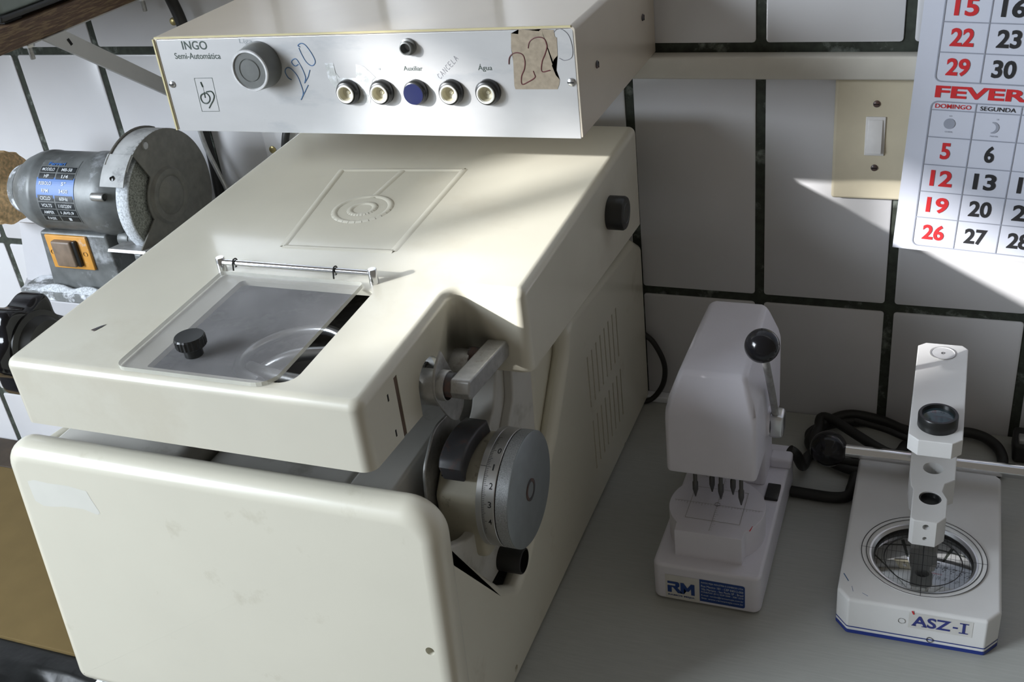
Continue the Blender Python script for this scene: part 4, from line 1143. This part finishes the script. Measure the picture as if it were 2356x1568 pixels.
# ================================================================== bench grinder on its stand
t = thing('grinder_stand', 'white painted wall stand under the bench grinder', 'stand', (-0.72, -0.08, -0.05))
obj('stand_box', prism([(-0.806, -0.156), (-0.52, -0.156), (-0.52, -0.002), (-0.836, -0.002), (-0.836, -0.112)], 'z', -0.06, 0.146, 0.002), 'stand_white', t, 40, True)
bb = obj('backing_board', prism([(-0.1170, 0.1468), (-0.1005, 0.2125), (-0.0985, 0.2125), (-0.1150, 0.1468)], 'x', -0.828, -0.772), 'stand_white')
tag(bb, 'white board leaning behind the left end of the grinder pedestal', 'board')
G = thing('bench_grinder', 'dusty grey bench grinder with grinding wheel, felt buffer and orange switch', 'grinder', (-0.72, -0.11, 0.147))
GY, GZ = -0.1146, 0.2625
obj('base_plate', prism(round_poly([(-0.800, -0.158), (-0.66, -0.158), (-0.66, -0.06), (-0.766, -0.06), (-0.766, -0.121), (-0.800, -0.121)], [0.006, 0.006, 0.006, 0.004, 0.004, 0.006]), 'z', 0.1466, 0.1585, 0.002), 'dusty', G, 40, True)
yk = round_poly([(-0.757, 0.155), (-0.750, 0.228), (-0.660, 0.228), (-0.656, 0.155)], [0.004, 0.003, 0.003, 0.004])
obj('pedestal', prism(yk, 'y', -0.1475, -0.075, 0.003), 'hammer_grey', G, 40, True)
mot = obj('motor_body', lathe([(0.028, -0.774), (0.032, -0.770), (0.038, -0.760), (0.0425, -0.748), (0.0440, -0.740), (0.0440, -0.735), (0.0432, -0.734), (0.0432, -0.672), (0.0446, -0.671), (0.0446, -0.652), (0.043, -0.644), (0.036, -0.632), (0.028, -0.624)], 'x', (0, GY, GZ), 64), 'hammer_grey', G)
obj('end_cap', lathe([(0.0, -0.786), (0.020, -0.786), (0.027, -0.783), (0.0305, -0.772)], 'x', (0, GY, GZ), 48), 'dusty', mot)
for a in (100, 330):
    aa = math.radians(a)
    obj('housing_bolt', cyl('x', (0, GY+0.039*math.cos(aa), GZ+0.039*math.sin(aa)), 0.0038, -0.652, -0.640, 0.0008, 14), 'dull_metal', mot)
obj('housing_bolt', cyl('x', (0, GY-0.0405, GZ+0.014), 0.0045, -0.652, -0.636, 0.0008, 16), 'dull_metal', mot)
obj('terminal_boss', cyl('x', (0, GY-0.022, GZ-0.041), 0.0085, -0.648, -0.634, 0.001, 20), 'hammer_grey', mot)
# felt buffer on the left end
bm = bmesh.new()
add_lathe(bm, [(0.010, -0.832), (0.032, -0.835), (0.038, -0.832), (0.0405, -0.822), (0.0405, -0.812), (0.037, -0.805), (0.030, -0.803), (0.023, -0.804), (0.012, -0.797)], 'x', (0, GY+0.002, GZ-0.001), 60)
for v in bm.verts:
    d = Vector((0, v.co.y-GY, v.co.z-GZ))
    if d.length > 0.025:
        k = 1+0.02*math.sin(17*math.atan2(d.z, d.y))+random.uniform(-0.015, 0.015)
        v.co.y = GY+d.y*k; v.co.z = GZ+d.z*k
obj('felt_buffer', bm, 'felt', G, 80)
obj('buffer_spindle', cyl('x', (0, GY, GZ), 0.008, -0.837, -0.78, 0.001, 20), 'dull_metal', G)
# grinding wheel
RS = 0.0584
bm = bmesh.new()
fs = add_lathe(bm, [(0.008, -0.6095), (RS-0.0015, -0.6095), (RS, -0.608), (RS, -0.5950), (RS-0.0015, -0.5935), (0.008, -0.5935)], 'x', (0, GY, GZ), 80)
for f in bm.faces:
    rr = sum(math.hypot(v.co.y-GY, v.co.z-GZ) for v in f.verts)/len(f.verts)
    f.material_index = 1 if rr > RS-0.0016 else 0
obj('grinding_wheel', bm, ['stone_side', 'stone_face'], G, 50)
# guard: outer plate with the front cut away, band and inner plate
RG = 0.0700
def arc(r, a0, a1, n=40): return [(GY+r*math.cos(math.radians(a0+(a1-a0)*k/n)), GZ+r*math.sin(math.radians(a0+(a1-a0)*k/n))) for k in range(n+1)]
A0, A1_ = -152.6, 121.6        # degrees from +Y (wall side); the open front faces the room
plate = arc(RG, A0, A1_, 60)
plate += [(GY-0.0208, GZ+0.0300)]
plate += [(GY-0.001+0.0335*math.cos(math.radians(a)), GZ+0.001+0.0335*math.sin(math.radians(a))) for a in range(132, 206, 7)]
gd = obj('wheel_guard', prism(plate, 'x', -0.5898, -0.5878, 0.0005), 'guard', G)
obj('guard_dome', lathe([(0.0300, -0.5880), (0.0275, -0.5845), (0.0235, -0.5835), (0.0200, -0.5850), (0.014, -0.5815), (0.0, -0.580)], 'x', (0, GY-0.001, GZ+0.002), 48), 'guard', gd)
bm = bmesh.new()
add_lathe(bm, [(RG-0.0015, -0.6145), (RG, -0.6145), (RG, -0.588), (RG-0.0015, -0.588), (RG-0.0015, -0.6145)], 'x', (0, GY, GZ), 60, 0, math.radians(-120), math.radians(137))
obj('guard_band', bm, 'guard_band', gd)
obj('inner_plate', prism(arc(RG, -120, 137, 60)+[(GY-0.02, GZ+0.01), (GY-0.02, GZ-0.02)], 'x', -0.6150, -0.6135), 'hammer_grey', gd)
bm = bmesh.new()
add_lathe(bm, [(RG+0.0004, -0.6170), (RG+0.0016, -0.6170), (RG+0.0016, -0.588), (RG+0.0004, -0.588), (RG+0.0004, -0.6170)], 'x', (0, GY, GZ), 16, 0, math.radians(122), math.radians(150))
obj('spark_shield', bm, 'guard_band', gd)
obj('band_lip', tube([(-0.6150, GY+(RG+0.0006)*math.cos(math.radians(a)), GZ+(RG+0.0006)*math.sin(math.radians(a))) for a in range(60, 136, 6)], 0.0014, smooth=False, n=8), 'guard', gd)
sa = math.radians(142)
obj('shield_screw', cyl('y', (-0.602, GY+RG*math.cos(sa), GZ+RG*math.sin(sa)), 0.0022, -0.004, 0.002, 0, 14), 'black', gd)
obj('guard_screw', lathe([(0.0042, 0.0), (0.0036, 0.002), (0.0, 0.0025)], 'x', (-0.5880, GY-0.0165, GZ+0.062), 20), 'dull_metal', gd)
# tool rest
obj('tool_rest', prism([(-0.180, 0.2275), (-0.178, 0.2300), (-0.152, 0.2260), (-0.140, 0.2040), (-0.143, 0.2030), (-0.155, 0.2235)], 'x', -0.630, -0.583), 'rest_metal', G)
obj('rest_arm', box(-0.627, -0.617, -0.150, -0.11, 0.195, 0.210, 0.002), 'hammer_grey', G)
# switch
sw = obj('switch_panel', box(-0.7415, -0.6855, -0.1505, -0.1470, 0.1865, 0.2260, 0.001), 'orange', G)
obj('rocker_key', box(-0.7300, -0.7035, -0.1570, -0.149, 0.1915, 0.2215, 0.002), 'switch_brown', sw)
obj('rocker_edge', box(-0.7035, -0.6985, -0.1545, -0.149, 0.1915, 0.2215, 0.001), 'black', sw)
for x in (-0.7360, -0.6915): obj('panel_screw', cyl('y', (x, -0.1505, 0.206), 0.0026, -0.0008, 0.0, 0, 16), 'dull_metal', sw)
# curved name plate on the motor
RM_ = 0.0434
mp = lambda u, v, d: (u, GY-(RM_+d)*math.cos(v), GZ+(RM_+d)*math.sin(v))
def band(name, u0, u1, v0, v1, m, d, parent, n=12):
    b = bmesh.new()
    for k in range(n):
        a, c = v0+(v1-v0)*k/n, v0+(v1-v0)*(k+1)/n
        b.faces.new([b.verts.new(mp(*q, d)) for q in ((u0, a), (u1, a), (u1, c), (u0, c))])
    bmesh.ops.remove_doubles(b, verts=b.verts, dist=1e-7)
    return obj(name, b, m, parent, 60)
NU0, NU1 = -0.7260, -0.6760
npl = band('name_plate', NU0, NU1, -0.42, 1.25, 'hammer_grey', 0.0001, mot, 24)
npl['label'] = 'rating plate with blue band and black cells'
ROWT = [('MODELO', 'MB-58'), ('HP', '1/4'), ('REBOLO', '5"'), ('RPM', '3450'), ('CICLO', '60Hz'), ('VOLTS', '110/220V'), ('AMPER', '1,8/0,9'), ('FASE', '1')]
cells = bmesh.new(); txt = bmesh.new(); blu = bmesh.new()
for k in range(10):
    a, c = 0.24+0.50*k/10, 0.24+0.50*(k+1)/10
    blu.faces.new([blu.verts.new(mp(*q, 0.0003)) for q in ((NU0, a), (NU1, a), (NU1, c), (NU0, c))])
for k, (l, r) in enumerate(ROWT):
    v0 = 0.88-0.178*k; v1 = v0+0.145
    for (a, b, s) in ((NU0+0.002, NU0+0.0225, l), (NU0+0.0250, NU1-0.0015, r)):
        if k not in (2, 3):
            for q in range(3):
                p, w_ = v0+(v1-v0)*q/3, v0+(v1-v0)*(q+1)/3
                cells.faces.new([cells.verts.new(mp(*z, 0.0005)) for z in ((a, p), (b, p), (b, w_), (a, w_))])
        wd = min(0.0175, 0.0026*len(s)+0.001)
        text_bm(txt, s, (a+b)/2-wd/2, v0+0.030, wd, 0.085, lambda u, v, d: mp(u, v, 0.0007), 0.02)
obj('maker_print', (lambda b: (text_bm(b, 'Ferrari', NU0+0.009, 1.07, 0.022, 0.10, lambda u, v, d: mp(u, v, 0.0007), 0.03), b)[1])(bmesh.new()), 'label_blue', npl, 60)
obj('blue_field', blu, 'label_blue', npl, 60); obj('black_cells', cells, 'label_black', npl, 60); obj('plate_text', txt, 'label_text', npl, 60)
# dust heaped on the base
bm = bmesh.new()
bmesh.ops.create_grid(bm, x_segments=30, y_segments=8, size=1.0)
for v in bm.verts:
    u, w = v.co.x, v.co.y
    v.co = (-0.725+u*0.060, -0.1530+w*0.0050, 0.1586+0.008*max(0, 1-w*w)*(0.35+0.65*abs(math.sin(3+u*4.0)))*(1-u**4)+random.uniform(0, 0.0008))
obj('dust_heap', bm, 'stone_face', G, 80)

# thing order check: everything above is placed where it stands
